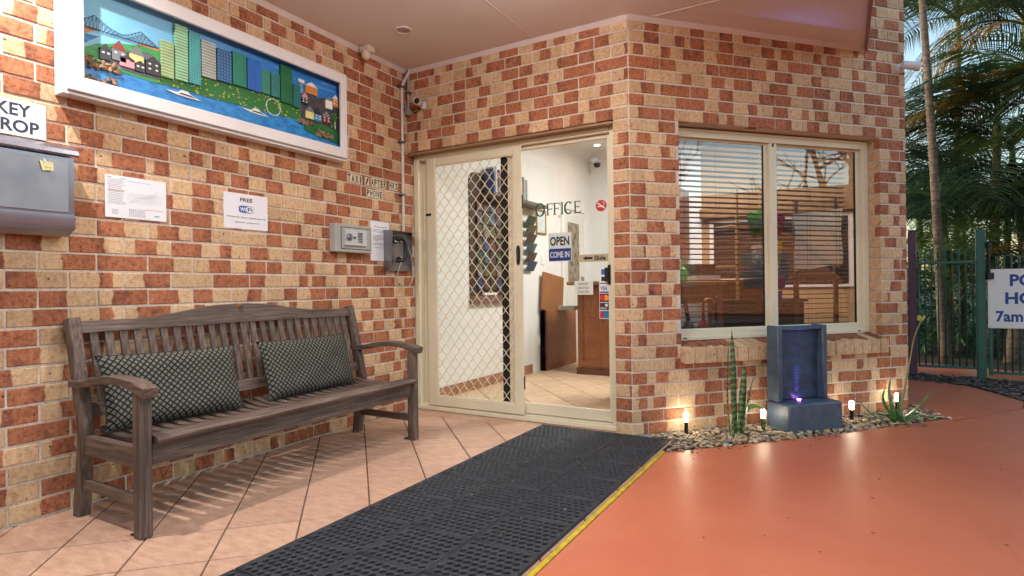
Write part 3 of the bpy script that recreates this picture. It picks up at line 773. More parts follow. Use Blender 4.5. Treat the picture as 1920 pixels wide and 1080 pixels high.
for x in (.46, 2.05): MB().box(x, x + .03, FY - .0135, FY - .0119, .634, .642).build('weep_hole', GASK, wi)
MB().cbox(1.26, 1.275, FY - .0, FY + .0035, 2.055, 2.08, .001).build('catch', BLACKP, wi)
# venetian blinds
SLAT = mat('dark stained slat', (78, 54, 48), .45, var=.2, scale=4)
def slat_mesh(L):
    b = MB(); n = 4
    for i in range(n + 1):
        t = -1 + 2 * i / n; yy_ = .024 * t; zz = .004 * (1 - t * t)
        b.v += [(0, yy_, zz), (L, yy_, zz), (0, yy_, zz - .0022), (L, yy_, zz - .0022)]
    for i in range(n):
        o = i * 4; b.f += [(o, o + 1, o + 5, o + 4), (o + 2, o + 6, o + 7, o + 3), (o, o + 4, o + 6, o + 2), (o + 1, o + 3, o + 7, o + 5)]
    b.f += [(0, 2, 3, 1), (n * 4, n * 4 + 1, n * 4 + 3, n * 4 + 2)]
    me = b.mesh('slat'); me.materials.append(SLAT); return me
for (a, c, lab) in ((W0 + .03, 1.262, 'dark venetian blind behind the left window pane'), (1.276, 2.10, 'dark venetian blind behind the right window pane')):
    bl = wthing('venetian_blind', lab, 'blind', FC, a, -.245, 0, 'venetian blinds in the office window')
    me = slat_mesh(c - a)
    for k in range(35):
        obj('slat', me, bl, (0, rng.uniform(-.002, .002), .70 + k * .0392 + rng.uniform(-.0012, .0012)), (R(rng.uniform(-7, -2)), rng.uniform(-.0022, .0022), 0))
    MB().cbox(0, c - a, -.025, .025, 2.07, 2.12, .003).build('head_rail', SLAT, bl)
    for x in (.12, (c - a) * .5, c - a - .12): MB().tube([(x, -.026, .70), (x, -.026, 2.07)], .0011, 5).tube([(x + .03, -.028, .70), (x + .03, -.028, 2.07)], .0009, 4).build('cord', SLAT, bl)
# things standing behind the window
bwn = thing('back_window', 'dark blind covered window on the far lobby wall, seen through the left pane', 'window', (1.72, 3.75, .98))
MB().cbox(0, .05, -.03, 0, 0, .84, .003).cbox(1.5, 1.55, -.03, 0, 0, .84, .003).cbox(.05, 1.5, -.03, 0, 0, .04, .003).cbox(.05, 1.5, -.03, 0, .80, .84, .003).cbox(.72, .78, -.03, 0, .04, .80, .003).build('frame', TRIM, bwn)
MB().box(.05, 1.5, -.012, -.004, .04, .80).build('pane', mat('night pane', (48, 52, 62), .15), bwn)
for k in range(17): MB().cbox(.06, 1.49, -.05, -.032, .06 + k * .043, .066 + k * .043 + .012, .001).build('slat', SLAT, bwn)
MB().cbox(-.1, 1.62, -.12, 0, .86, .98, .004).build('pelmet', mat_wood('pelmet timber', (132, 96, 58), (168, 128, 84)), bwn)
WH = mat('glossy white', (226, 228, 230), .3, var=.04)
db = wthing('desk', 'dark desk below the counter behind the right window pane', 'desk', FC, 1.35, -.95, FZ)
MB().cbox(0, 1.0, 0, .4, 0, .80, .004).build('body', mat('dark laminate', (52, 40, 44), .4), db); MB().cbox(-.02, 1.02, -.03, .42, .80, .83, .004).build('top', mat('dark laminate top', (60, 48, 48), .35), db)
ct = wthing('side_counter', 'timber counter ledge behind the left window pane', 'counter', FC, .40, -.80, FZ)
MB().cbox(0, .93, 0, .3, 0, .965, .004).build('body', WOODR, ct); MB().cbox(-.01, .95, -.04, .33, .965, 1.0, .005).build('top', WOODT, ct)
sb = wthing('soap_bottle', 'green pump soap bottle on the ledge behind the window', 'bottle', FC, .93, -.80 + .0, 1.052)
SOAP = mat('green soap', (110, 200, 90), .25, var=.15)
MB().lathe([(.034, 0), (.038, .01), (.038, .08), (.026, .11), (.013, .12)], 16).build('body', SOAP, sb, True); MB().lathe([(.012, .12), (.012, .14), (.005, .142), (.005, .165)], 10).cbox(-.03, .012, -.007, .007, .162, .174, .003).build('pump', mat('green pump', (120, 190, 70), .35), sb)
bx = wthing('tissue_box', 'small white card holder on the ledge behind the window', 'box', FC, .76, -.82, 1.053); MB().cbox(0, .1, 0, .07, 0, .05, .003).build('box', WH, bx)
pn = wthing('printer', 'dark printer with white tray on the ledge behind the window', 'printer', FC, 1.04, -.86, 1.053)
MB().cbox(0, .27, 0, .22, .05, .15, .012).build('body', mat('printer black', (40, 38, 40), .4), pn); MB().cbox(.02, .27, -.06, .1, .0, .048, .004).build('tray', WH, pn)
nt_ = wthing('paper_sheet', 'white paper on the counter front behind the umbrellas', 'notice', FC, .87, -.797, .64); MB().box(0, .3, -.0, .002, 0, .22).build('sheet', WH, nt_)
MAG = mat('umbrella fabric', (44, 46, 56), .6, var=.3); REDF = mat('red umbrella fabric', (150, 36, 48), .6)
HND = mat_wood('umbrella handle', (120, 62, 36), (160, 90, 52))
for i, (s0, mm, lean, lab) in enumerate(((.86, MAG, -.10, 'dark folded umbrella leaning left behind the window'), (1.0, REDF, .12, 'red folded umbrella with curved wooden handle behind the window'), (1.12, MAG, .03, 'dark folded umbrella near the window mullion'))):
    u_ = wthing('umbrella', lab, 'umbrella', FC, s0, -.62, FZ, 'umbrellas behind the window')
    MB().lathe([(.008, 0), (.02, .06), (.045, .35), (.05, .62), (.02, .68)], 10).build('canopy', mm, u_, True)
    if i == 1: MB().tube([(0, 0, .66), (0, 0, .74)] + [(.05 - .05 * math.cos(R(a)), 0, .80 + .05 * math.sin(R(a))) for a in range(0, 200, 20)], .013, 8).build('handle', HND, u_, True)
    else: MB().tube([(0, 0, .66), (lean * .4, 0, .88)], .017, 8).build('handle', BLACKP, u_, True)
ss = wthing('snack_stand', 'wire stand of colourful snack packets behind the right window pane', 'stand', FC, 1.48, -.80, FZ + .83)
MB().box(0, .02, 0, .02, 0, 1.0).box(.42, .44, 0, .02, 0, 1.0).box(0, .44, .0, .3, .30, .315).box(0, .44, .0, .3, .66, .675).build('frame', mat_wood('pine stand', (176, 136, 84), (204, 164, 108)), ss)
def bag(m, name, lab, s, off, z, w_, h, rz=0.0, rx=0.0):
    t = wthing('snack_packet', lab, 'packet', FC, s, off, z, 'snack packets behind the window'); b = MB(); n = 8
    for i in range(n + 1):
        for j in range(n + 1):
            u, v = -1 + 2 * i / n, -1 + 2 * j / n
            d = .045 * max(0, (1 - abs(u) ** 3)) ** .6 * max(0, (1 - abs(v) ** 3)) ** .6 + .006 * math.sin(5 * u + 7 * v)
            b.v.append((u * w_ / 2 * (1 - .06 * abs(v) ** 4), -d, h / 2 + v * h / 2))
    for i in range(n):
        for j in range(n): a = i * (n + 1) + j; b.f.append((a, a + n + 1, a + n + 2, a + 1))
    k = len(b.v); b.v += [(x, -y * .5, z) for x, y, z in b.v[:k]]; b.f += [tuple(k + q for q in f)[::-1] for f in b.f[:]]
    o = b.build('packet', m, t, True); o.rotation_euler = (rx, rz, 0)
bag(mat('green foil', (40, 140, 60), .28, .2, var=.5, scale=18), 'g', 'green foil snack packet on the upper row', 1.66, -.74, 1.44, .16, .22, -.2)
bag(mat('magenta foil', (150, 30, 84), .28, .2, var=.5, scale=18), 'm', 'magenta foil snack packet on the upper row', 1.84, -.74, 1.46, .15, .2, .15)
bag(mat('yellow foil', (206, 176, 40), .28, .2, var=.5, scale=18), 'y', 'yellow foil snack packet on the middle row', 1.80, -.74, 1.17, .16, .25, .15)
bag(mat('silver foil', (176, 176, 170), .28, .4, var=.5, scale=18), 's', 'silver foil snack packet beside the yellow one', 1.66, -.74, 1.16, .13, .22, -.1)
bag(mat('red foil', (170, 40, 60), .28, .2, var=.5, scale=18), 'r', 'red foil snack packet on the lower row', 1.80, -.70, .98, .2, .13, .1)
bag(mat('white foil', (206, 206, 200), .28, .2, var=.4, scale=18), 'w', 'white snack packet leaning at the front of the desk', 1.73, -.66, .885, .1, .2, -.2)
bxx = wthing('cereal_box', 'upright blue box beside the white snack packet', 'box', FC, 1.80, -.72, .885); MB().cbox(0, .09, 0, .05, 0, .23, .002).build('box', mat('blue carton', (36, 70, 170), .4, var=.4, scale=14), bxx); MB().box(.005, .085, -.0008, 0, .07, .12).build('band', WH, bxx)
wb = wthing('white_board', 'large white sheet on the wall behind the right window pane', 'board', FC, 1.95, -.62, 1.13)
bb_ = MB(); n = 10
for i in range(n + 1):
    for j in range(n + 1): bb_.v.append((.50 * i / n, .012 * math.sin(9 * i / n + 2) + .01 * math.sin(7 * j / n + i), .50 * j / n + .06 * i / n))
for i in range(n):
    for j in range(n): a = i * (n + 1) + j; bb_.f.append((a, a + n + 1, a + n + 2, a + 1))
k = len(bb_.v); bb_.v += [(x, y + .006, z) for x, y, z in bb_.v[:k]]; bb_.f += [tuple(k + q for q in f)[::-1] for f in bb_.f[:]]
bb_.build('sheet', mat('white vinyl sheet', (214, 220, 222), .5, var=.04), wb, True)
MB().cbox(.02, .06, .03, .06, -1.07, .62, .003).cbox(.46, .50, .03, .06, -1.07, .66, .003).cbox(.06, .46, .03, .06, -.06, -.02, .003).build('easel', mat_wood('easel timber', (86, 60, 46), (112, 80, 60)), wb)

# ================================================================ the picture on the bench wall
pic = thing('wall_picture', 'long white framed relief picture of a riverside city skyline', 'picture', (0, -1.63, 1.93))
PF = mat('white frame paint', (226, 224, 226), .45, var=.04, scale=3)
PZ = 1.93; PY = -1.63
def pbox(b, x0, x1, y0, y1, z0, z1, ch=.002): return b.cbox(x0, x1, y0 - PY, y1 - PY, z0 - PZ, z1 - PZ, ch)
b = MB()
for (y0, y1, z0, z1) in ((-2.504, -2.486, 1.935, 2.56), (-.780, -.762, 1.935, 2.56), (-2.486, -.780, 1.935, 1.953), (-2.486, -.780, 2.542, 2.56)): pbox(b, .001, .082, y0, y1, z0, z1)
b.build('box_frame', PF, pic, angle=30)
b = MB()
for (y0, y1, z0, z1) in ((-2.49, -2.424, 1.952, 2.546), (-.848 + .02, -.772, 1.952, 2.546), (-2.424, -.828, 1.952, 2.022), (-2.424, -.828, 2.478, 2.546)): pbox(b, .082, .102, y0, y1, z0, z1, .003)
b.build('front_frame', PF, pic, angle=30)
t = NT('painted sky'); v = t.coord(); sp = t.n('SeparateXYZ'); t.l(v, sp.inputs[0]); n_ = t.noise(t.mapping(v, (1, 1.2, 9)), 4, 4, .6)
skyc = t.mix(t.ramp(t.math('ADD', sp.outputs[1], t.math('MULTIPLY', n_, .5)), -.6, .7), lin((132, 208, 244)), lin((36, 122, 208)))
SKYP = t.bsdf(t.mix(t.math('MULTIPLY', t.ramp(n_, .5, .7), .3), skyc, lin((176, 226, 246))), .5)
MB().box(.02, .03, -2.49 - PY, -.775 - PY, 1.95 - PZ, 2.545 - PZ).build('backboard', SKYP, pic)
XB = .0305
def art(name, pts, m, d=.004, x=XB):
    b = MB(); b.prism([(x, y - PY, z - PZ) for y, z in pts], (d, 0, 0)); return b.build(name, m, pic)
def amat(n, c, c2=None, sc=(1, 3, 9), f=5.0):
    if n in _mc: return _mc[n]
    t = NT(n); v = t.coord(); g = t.noise(t.mapping(v, sc), f, 4, .6)
    _mc[n] = t.bsdf(t.mix(t.ramp(g, .35, .68), lin(c), lin(c2 or tuple(int(q * .8) for q in c))), .5); return _mc[n]
art('river', [(-2.488, 1.955), (-.78, 1.955), (-.78, 2.10), (-1.12, 2.155), (-1.75, 2.14), (-2.05, 2.14), (-2.3, 2.14), (-2.42, 2.19), (-2.33, 2.265), (-2.488, 2.25)], amat('painted river', (48, 146, 212), (30, 108, 184)), .002)
art('far_shore', [(-2.488, 2.285), (-2.417, 2.292), (-2.324, 2.303), (-2.417, 2.243), (-2.488, 2.24)], amat('painted cliff', (204, 140, 104)), .003)
GRN = amat('painted grass', (54, 160, 80), (40, 138, 66))
art('hill', [(-2.488, 2.15), (-2.418, 2.176), (-2.343, 2.225), (-2.242, 2.262), (-2.15, 2.285), (-2.042, 2.293), (-2.042, 2.118), (-2.218, 2.122), (-2.27, 2.135), (-2.418, 2.115), (-2.488, 2.1)], GRN, .004)
art('near_shore', [(-2.155, 2.288), (-2.151, 2.302), (-2.042, 2.304), (-2.042, 2.29)], amat('painted cliff', (204, 140, 104)), .005)
art('road', [(-2.334, 2.16), (-2.27, 2.18), (-2.2, 2.24), (-2.1, 2.265), (-2.045, 2.24), (-2.045, 2.14), (-2.17, 2.135), (-2.3, 2.14)], amat('painted grey', (104, 108, 116)), .006)
bank_t = NT('painted bank'); v = bank_t.coord(); vo = bank_t.n('TexVoronoi'); bank_t.l(v, vo.inputs['Vector']); vo.inputs['Scale'].default_value = 42
bm_ = bank_t.bsdf(bank_t.mix(bank_t.math('LESS_THAN', vo.outputs['Distance'], .28), lin((40, 112, 52)), lin((168, 170, 60))), .6)
art('river_bank', [(-2.05, 2.18), (-1.75, 2.24), (-1.436, 2.255), (-1.127, 2.24), (-1.11, 2.15), (-1.408, 2.14), (-1.751, 2.124), (-1.95, 2.126), (-2.06, 2.118)], bm_, .005)
art('town_ground', [(-1.125, 2.335), (-.985, 2.34), (-.9, 2.36), (-.79, 2.36), (-.79, 2.13), (-.95, 2.15), (-1.125, 2.15)], amat('painted asphalt', (74, 74, 80)), .006)
art('lawn', [(-1.09, 2.155), (-.95, 2.165), (-.79, 2.14), (-.79, 2.06), (-1.02, 2.08), (-1.1, 2.10)], amat('painted lawn', (36, 116, 62)), .007)
def tmat(n, c, c2, per, ax):
    t = NT(n); v = t.coord(); sp = t.n('SeparateXYZ'); t.l(v, sp.inputs[0])
    z = t.math('FRACT', t.math('MULTIPLY', sp.outputs[2], per)); y = t.math('FRACT', t.math('MULTIPLY', sp.outputs[1], per))
    k = t.math('LESS_THAN', z, .22)
    if ax == 2: k = t.math('MAXIMUM', k, t.math('LESS_THAN', y, .2))
    if ax == 3: k = t.math('MULTIPLY', t.math('LESS_THAN', t.math('FRACT', t.math('MULTIPLY', sp.outputs[2], per)), .4), t.math('LESS_THAN', y, .35))
    g = t.noise(v, 12, 3)
    c_ = t.mix(t.ramp(g, .35, .7), lin(c), tuple(q * .75 for q in lin(c)[:3]) + (1,))
    return t.bsdf(t.mix(t.math('MULTIPLY', k, .75), c_, lin(c2)), .5)
TW = [(-2.042, -1.974, 2.16, 2.353, (140, 178, 112), (222, 226, 206), 62, 1), (-1.968, -1.896, 2.166, 2.466, (112, 182, 132), (226, 232, 216), 62, 1), (-1.892, -1.824, 2.171, 2.457, (48, 150, 158), (98, 186, 186), 70, 2),
      (-1.82, -1.732, 2.230, 2.438, (146, 156, 152), (220, 224, 216), 62, 1), (-1.727, -1.634, 2.236, 2.421, (38, 92, 148), (120, 160, 196), 55, 3), (-1.628, -1.536, 2.241, 2.439, (30, 124, 102), (56, 148, 122), 70, 1),
      (-1.531, -1.432, 2.242, 2.434, (30, 96, 190), (52, 118, 206), 70, 2), (-1.434, -1.369, 2.247, 2.394, (52, 132, 114), (80, 156, 134), 80, 1), (-1.364, -1.297, 2.246, 2.396, (44, 122, 124), (76, 148, 144), 80, 1),
      (-1.292, -1.200, 2.231, 2.470, (24, 104, 66), (44, 126, 84), 80, 1), (-1.196, -1.132, 2.222, 2.372, (22, 104, 108), (46, 130, 128), 80, 1)]
for i, (y0, y1, z0, z1, c, c2, per, ax) in enumerate(TW):
    b = MB(); b.cbox(XB + .001, XB + .021, y0 - PY, y1 - PY - .003, z0 - PZ, z1 - PZ, .001); b.build('tower', tmat('tower paint %d' % i, c, c2, per, ax), pic)
NAVY = mat('painted navy', (24, 52, 88), .5)
br = MB(); topc = [(-2.45, 2.29), (-2.416, 2.308), (-2.352, 2.358), (-2.288, 2.323), (-2.233, 2.309), (-2.198, 2.32), (-2.138, 2.359), (-2.054, 2.307)]
def topz(y):
    for (a, za), (c, zc) in zip(topc, topc[1:]):
        if a <= y <= c: return za + (zc - za) * (y - a) / (c - a)
    return 2.307
XR = XB + .0075
br.tube([(XR, y - PY, z - PZ) for y, z in topc], .0018, 5); br.tube([(XR, -2.45 - PY, 2.288 - PZ), (XR, -2.05 - PY, 2.304 - PZ)], .0018, 5)
for k in range(24):
    y = -2.44 + k * .0163; dk = 2.289 + (y + 2.44) * .04; br.tube([(XR, y - PY, dk - PZ), (XR, y - PY, topz(y) - PZ)], .001, 4)
    if k < 23: br.tube([(XR, y - PY, dk - PZ), (XR, y + .0163 - PY, topz(y + .0163) - PZ)], .0009, 4)
br.build('bridge', NAVY, pic)
CH = mat('painted charcoal', (44, 46, 56), .5); CREAM = mat('painted cream', (220, 214, 140), .5); PINK = mat('painted pink', (214, 150, 160), .5); ROOFR = mat('painted rust', (140, 56, 44), .5); GRY = mat('painted mid grey', (120, 122, 128), .5); ORG = mat('painted orange', (210, 138, 70), .5); WHT = mat('painted white', (232, 232, 226), .5); BLU = mat('painted blue', (60, 140, 190), .5); DRED = mat('painted dark red', (110, 44, 48), .5)
def house(y0, y1, z0, z1, zr, wm, rm, win=0):
    h = MB().cbox(XB + .006, XB + .016, y0 - PY, y1 - PY, z0 - PZ, z1 - PZ, .0008).build('house', wm, pic)
    MB().prism([(XB + .0065, y0 - .004 - PY, z1 - PZ), (XB + .0065, y1 + .004 - PY, z1 - PZ), (XB + .0065, (y0 + y1) / 2 - PY, zr - PZ)], (.011, 0, 0)).build('roof', rm, h)
    if win:
        w_ = MB(); n = 2
        for i in range(n):
            for r__ in range(win):
                yc = y0 + (y1 - y0) * (i + .5) / n; zc = z1 - (z1 - z0) * (r__ + .5) / (win + .6)
                w_.box(XB + .016, XB + .0166, yc - .006 - PY, yc + .006 - PY, zc - .004 - PZ, zc + .004 - PZ)
        w_.build('window', WHT, h)
house(-2.331, -2.283, 2.156, 2.206, 2.235, CH, CH, 1); house(-2.279, -2.214, 2.170, 2.226, 2.272, GRY, ROOFR, 1); house(-2.197, -2.130, 2.185, 2.230, 2.275, CREAM, GRY)
house(-2.243, -2.175, 2.152, 2.193, 2.212, PINK, CH); house(-2.170, -2.124, 2.148, 2.186, 2.205, CH, CH, 1); house(-2.118, -2.048, 2.152, 2.218, 2.250, CH, CH, 2)
house(-1.09, -.992, 2.346, 2.398, 2.428, ORG, WHT); house(-1.124, -1.072, 2.264, 2.308, 2.343, CH, PINK, 2); house(-.916, -.858, 2.288, 2.346, 2.374, WHT, GRY, 2); house(-.853, -.80, 2.314, 2.370, 2.402, ORG, WHT, 2)
house(-1.09, -1.023, 2.178, 2.225, 2.264, CREAM, GRY); house(-1.018, -.957, 2.176, 2.222, 2.268, BLU, CH, 2); house(-.949, -.878, 2.178, 2.227, 2.265, DRED, GRY, 2)
b = MB().cbox(XB + .006, XB + .012, -1.148 - PY, -1.097 - PY, 2.403 - PZ, 2.425 - PZ, .001); b.box(XB + .006, XB + .009, -1.126 - PY, -1.122 - PY, 2.335 - PZ, 2.403 - PZ); b.build('billboard', WHT, pic)
def boat(y0, zb, L):
    h = MB(); h.prism([(XB + .003, y0 - PY, zb + .012 - PZ), (XB + .003, y0 + L * .3 - PY, zb - PZ), (XB + .003, y0 + L * .62 - PY, zb - .001 - PZ), (XB + .003, y0 + L - PY, zb - PZ), (XB + .003, y0 + L * .7 - PY, zb + .018 - PZ), (XB + .003, y0 + L * .62 - PY, zb + .03 - PZ), (XB + .003, y0 + L * .45 - PY, zb + .032 - PZ), (XB + .003, y0 + L * .35 - PY, zb + .014 - PZ)], (.006, 0, 0))
    o = h.build('boat', WHT, pic); MB().prism([(XB + .0095, y0 + L * .38 - PY, zb + .008 - PZ), (XB + .0095, y0 + L * .85 - PY, zb + .005 - PZ), (XB + .0095, y0 + L * .7 - PY, zb + .014 - PZ), (XB + .0095, y0 + L * .42 - PY, zb + .015 - PZ)], (.0008, 0, 0)).build('window', CH, o)
boat(-2.02, 2.088, .2); boat(-1.567, 2.108, .19)
wh = MB(); wh.tube([(XB + .009, -1.343 + .052 * math.cos(a) - PY, 2.18 + .052 * math.sin(a) - PZ) for a in [2 * math.pi * k / 28 for k in range(29)]], .0022, 5)
for k in range(6): wh.lathe([(.005, 0), (.005, .004)], 8, Matrix.Translation((XB + .008, -1.343 + .052 * math.cos(k * 1.047) - PY, 2.18 + .052 * math.sin(k * 1.047) - PZ)) @ Matrix.Rotation(R(90), 4, 'Y'))
wh.build('ferris_wheel', WHT, pic)
def rocks(y0, y1, z0, z1, n, sd):
    r = random.Random(sd); b = MB()
    for k in range(n):
        c = Vector((XB + .010, r.uniform(y0, y1) - PY, r.uniform(z0, z1) - PZ)); s_ = r.uniform(.008, .02)
        b.lathe([(.2 * s_, -.5 * s_), (.9 * s_, -.3 * s_), (1.0 * s_, .1 * s_), (.3 * s_, .6 * s_)], 6, Matrix.Translation(c) @ Matrix.Rotation(r.uniform(0, 3), 4, (r.random(), r.random(), r.random())) @ Matrix.Diagonal((.6, 1.3, .7, 1)))
    b.build('rocks', mat('picture rock', (150, 122, 94), .9, var=.6, scale=40), pic)
rocks(-2.41, -2.335, 2.10, 2.155, 26, 1); rocks(-2.33, -2.25, 2.108, 2.135, 16, 2); rocks(-2.41, -2.25, 2.045, 2.062, 14, 3); rocks(-1.15, -1.03, 2.132, 2.15, 16, 4); rocks(-1.0, -.85, 2.085, 2.115, 26, 5)
tr = MB(); tr.tube([(XB + .01, -.828 - PY, 2.16 - PZ), (XB + .01, -.832 - PY, 2.22 - PZ)], .003, 5); tr.build('tree_trunk', WHT, pic)
fo = MB(); r = random.Random(3)
for (cy_, cz_, rr) in ((-.836, 2.24, .03), (-.857, 2.178, .02)):
    for k in range(20):
        a, q = r.uniform(0, 6.28), rr * r.random() ** .5; fo.lathe([(.002, -.004), (.008, 0), (.003, .006)], 6, Matrix.Translation((XB + .012, cy_ + q * math.cos(a) - PY, cz_ + q * math.sin(a) - PZ)))
fo.build('tree_crown', mat('painted leaf', (70, 140, 60), .6, var=.4, scale=40), pic)

# ================================================================ the bench
BX, BY = .35, -1.60
bench = thing('garden_bench', 'long weathered timber bench with slatted back against the brick wall', 'bench', (BX, BY, 0))
TEAKX = mat_wood('weathered teak across', (72, 59, 53), (124, 106, 96), 1.0, .62, 0)
TEAKY = mat_wood('weathered teak along', (72, 59, 53), (130, 112, 102), 1.0, .6, 1)
TEAKZ = mat_wood('weathered teak upright', (72, 59, 53), (126, 108, 98), 1.0, .62, 2)
def W(b): b.v = [(x - BX, y - BY, z) for x, y, z in b.v]; return b
def sweep(pts, w, h, y0, b=None):
    """profile in the x-z plane, thickness h across the path, from y0 to y0 + w"""
    b = b or MB(); top = []; bot = []
    n = len(pts)
    for i in range(n):
        p = Vector((pts[i][0], 0, pts[i][1])); t = Vector((pts[min(i + 1, n - 1)][0] - pts[max(i - 1, 0)][0], 0, pts[min(i + 1, n - 1)][1] - pts[max(i - 1, 0)][1])).normalized()
        nn = Vector((-t.z, 0, t.x)); hh = h[i] if isinstance(h, (list, tuple)) else h
        top.append(p + nn * hh / 2); bot.append(p - nn * hh / 2)
    o = len(b.v)
    for i in range(n):
        c = .004
        for (q, yy_) in ((top[i], y0 + c), (top[i], y0 + w - c), (top[i] * .9 + bot[i] * .1, y0 + w), (bot[i] * .9 + top[i] * .1, y0 + w), (bot[i], y0 + w - c), (bot[i], y0 + c), (bot[i] * .9 + top[i] * .1, y0), (top[i] * .9 + bot[i] * .1, y0)):
            b.v.append((q.x, yy_, q.z))
    for i in range(n - 1):
        for k in range(8): a = o + i * 8 + k; c_ = o + i * 8 + (k + 1) % 8; b.f.append((a, c_, c_ + 8, a + 8))
    b.f.append(tuple(o + k for k in range(8))[::-1]); b.f.append(tuple(o + (n - 1) * 8 + k for k in range(8)))
    return b
def smooth_pts(P, n=5):
    out = []
    for i in range(len(P) - 1):
        p0 = P[max(i - 1, 0)]; p1 = P[i]; p2 = P[i + 1]; p3 = P[min(i + 2, len(P) - 1)]
        for k in range(n):
            t = k / n; out.append(tuple(.5 * ((2 * p1[j]) + (-p0[j] + p2[j]) * t + (2 * p0[j] - 5 * p1[j] + 4 * p2[j] - p3[j]) * t * t + (-p0[j] + 3 * p1[j] - 3 * p2[j] + p3[j]) * t ** 3) for j in range(len(p1))))
    out.append(tuple(P[-1])); return out
YL, YR = -2.495, -.705
def lean(z): return .165 - max(0, z - .40) * .235
for (ya, lab) in ((YL, 'l'), (YR - .055, 'r')):
    W(sweep(smooth_pts([(.125, 0), (.15, .2), (.172, .36), (.160, .45), (.112, .66), (.05, .895)]), .052, .058, ya)).build('back_leg', TEAKZ, bench, angle=35)
    W(MB().cbox(.610, .665, ya, ya + .052, 0, .598, .004)).build('front_leg', TEAKZ, bench, angle=35)
    W(sweep(smooth_pts([(.085, .603), (.2, .607), (.34, .632), (.47, .642), (.60, .63), (.70, .603)]), .064, [.034] * 20 + [.042] * 6, ya - .006)).build('arm_rest', TEAKX, bench, angle=35)
    W(MB().cbox(.18, .606, ya + .01, ya + .046, .285, .372, .004)).build('side_rail', TEAKX, bench, angle=35)
    W(MB().cbox(.15, .606, ya + .012, ya + .042, .125, .168, .004)).build('stretcher', TEAKX, bench, angle=35)
    W(MB().box(.565, .606, ya + .01, ya + .05, 0, .006)).build('foot_bracket', mat('bracket steel', (60, 58, 56), .5, .6), bench)
W(MB().cbox(.622, .648, YL + .058, YR - .058, .292, .385, .004)).build('front_rail', TEAKY, bench, angle=35)
nose = MB(); 
nose.prism([(.600, 0, .385), (.684, 0, .385), (.692, 0, .393), (.694, 0, .402), (.686, 0, .412), (.668, 0, .417), (.600, 0, .415)], (0, YR - YL - .118, 0)); nose.v = [(x, y + YL + .059, z) for x, y, z in nose.v]
W(nose).build('front_slat', TEAKY, bench, angle=50)
W(MB().cbox(.18, .21, YL + .058, YR - .058, .30, .36, .004)).build('rear_rail', TEAKY, bench, angle=35)
# seat slats run front to back
ss_ = sweep(smooth_pts([(.185, .392), (.28, .374), (.40, .368), (.52, .384), (.602, .404)]), .044, .018, 0); ss_.v = [(x - BX, y, z) for x, y, z in ss_.v]
sme_ = ss_.mesh('seat_slat'); sme_.materials.append(TEAKX); sme_.shade_smooth(); sme_.set_sharp_from_angle(angle=R(35))
NS = 25; y = YL + .075; step = (YR - YL - .15 - .044) / (NS - 1)
for k in range(NS): obj('seat_slat', sme_, bench, (0, y + k * step - BY, rng.uniform(-.001, .001)))
# back
L_ = YR - YL - .11; yc = (YL + YR) / 2
def ztop(t):       # t 0..1 from either end to the centre
    s = max(0, min(1, (t - .30) / .62)); return .884 + .056 * s * s * (3 - 2 * s)
rail = []
for k in range(41):
    t = k / 40; yv = YL + .055 + L_ * t; d = 1 - abs(2 * t - 1)
    if abs(t - .5) < .024: continue
    rail.append((yv, ztop(d)))
    if abs(t - .475) < .001: rail += [(yc - .041, .940), (yc - .004, .886), (yc + .004, .886), (yc + .022, .932), (yc + .03, .941)]
poly = rail + [(YR - .055, .795), (yc + .4, .803), (yc, .806), (yc - .4, .803), (YL + .055, .795)]
tr_ = MB()
# split into quads so that the concave outline stays clean
def zlow(yv): return .834 - .004 * ((yv - yc) / (L_ / 2)) ** 2
for (a, b_) in zip(rail, rail[1:]):
    if b_[0] - a[0] < 1e-5: continue
    P4 = [(a[0], zlow(a[0])), (b_[0], zlow(b_[0])), (b_[0], b_[1]), (a[0], a[1])]
    o = len(tr_.v)
    for (yv, z) in P4: tr_.v.append((lean(z) - .016, yv, z))
    for (yv, z) in P4: tr_.v.append((lean(z) + .016, yv, z))
    tr_.f += [(o + 3, o + 2, o + 1, o), (o + 4, o + 5, o + 6, o + 7), (o, o + 1, o + 5, o + 4), (o + 3, o + 7, o + 6, o + 2)]
o = len(tr_.f)
W(tr_).build('top_rail', TEAKY, bench)
lr = MB(); lr.prism([(lean(.445) - .013, 0, .445), (lean(.445) + .013, 0, .445), (lean(.505) + .013, 0, .505), (lean(.505) - .013, 0, .505)], (0, L_, 0)); lr.v = [(x, y + YL + .055, z) for x, y, z in lr.v]
W(lr).build('lower_rail', TEAKY, bench)
bs = sweep(smooth_pts([(lean(.50), .50), (lean(.60) + .004, .60), (lean(.72) + .003, .72), (lean(.83), .83)], 3), .035, .018, 0); bs.v = [(x - BX, y, z) for x, y, z in bs.v]
bme = bs.mesh('back_slat'); bme.materials.append(TEAKZ)
NB = 25; step = (L_ - .07 - .035) / (NB - 1)
for k in range(NB): obj('back_slat', bme, bench, (0, YL + .055 + .035 + k * step - BY, 0), (0, 0, 0))

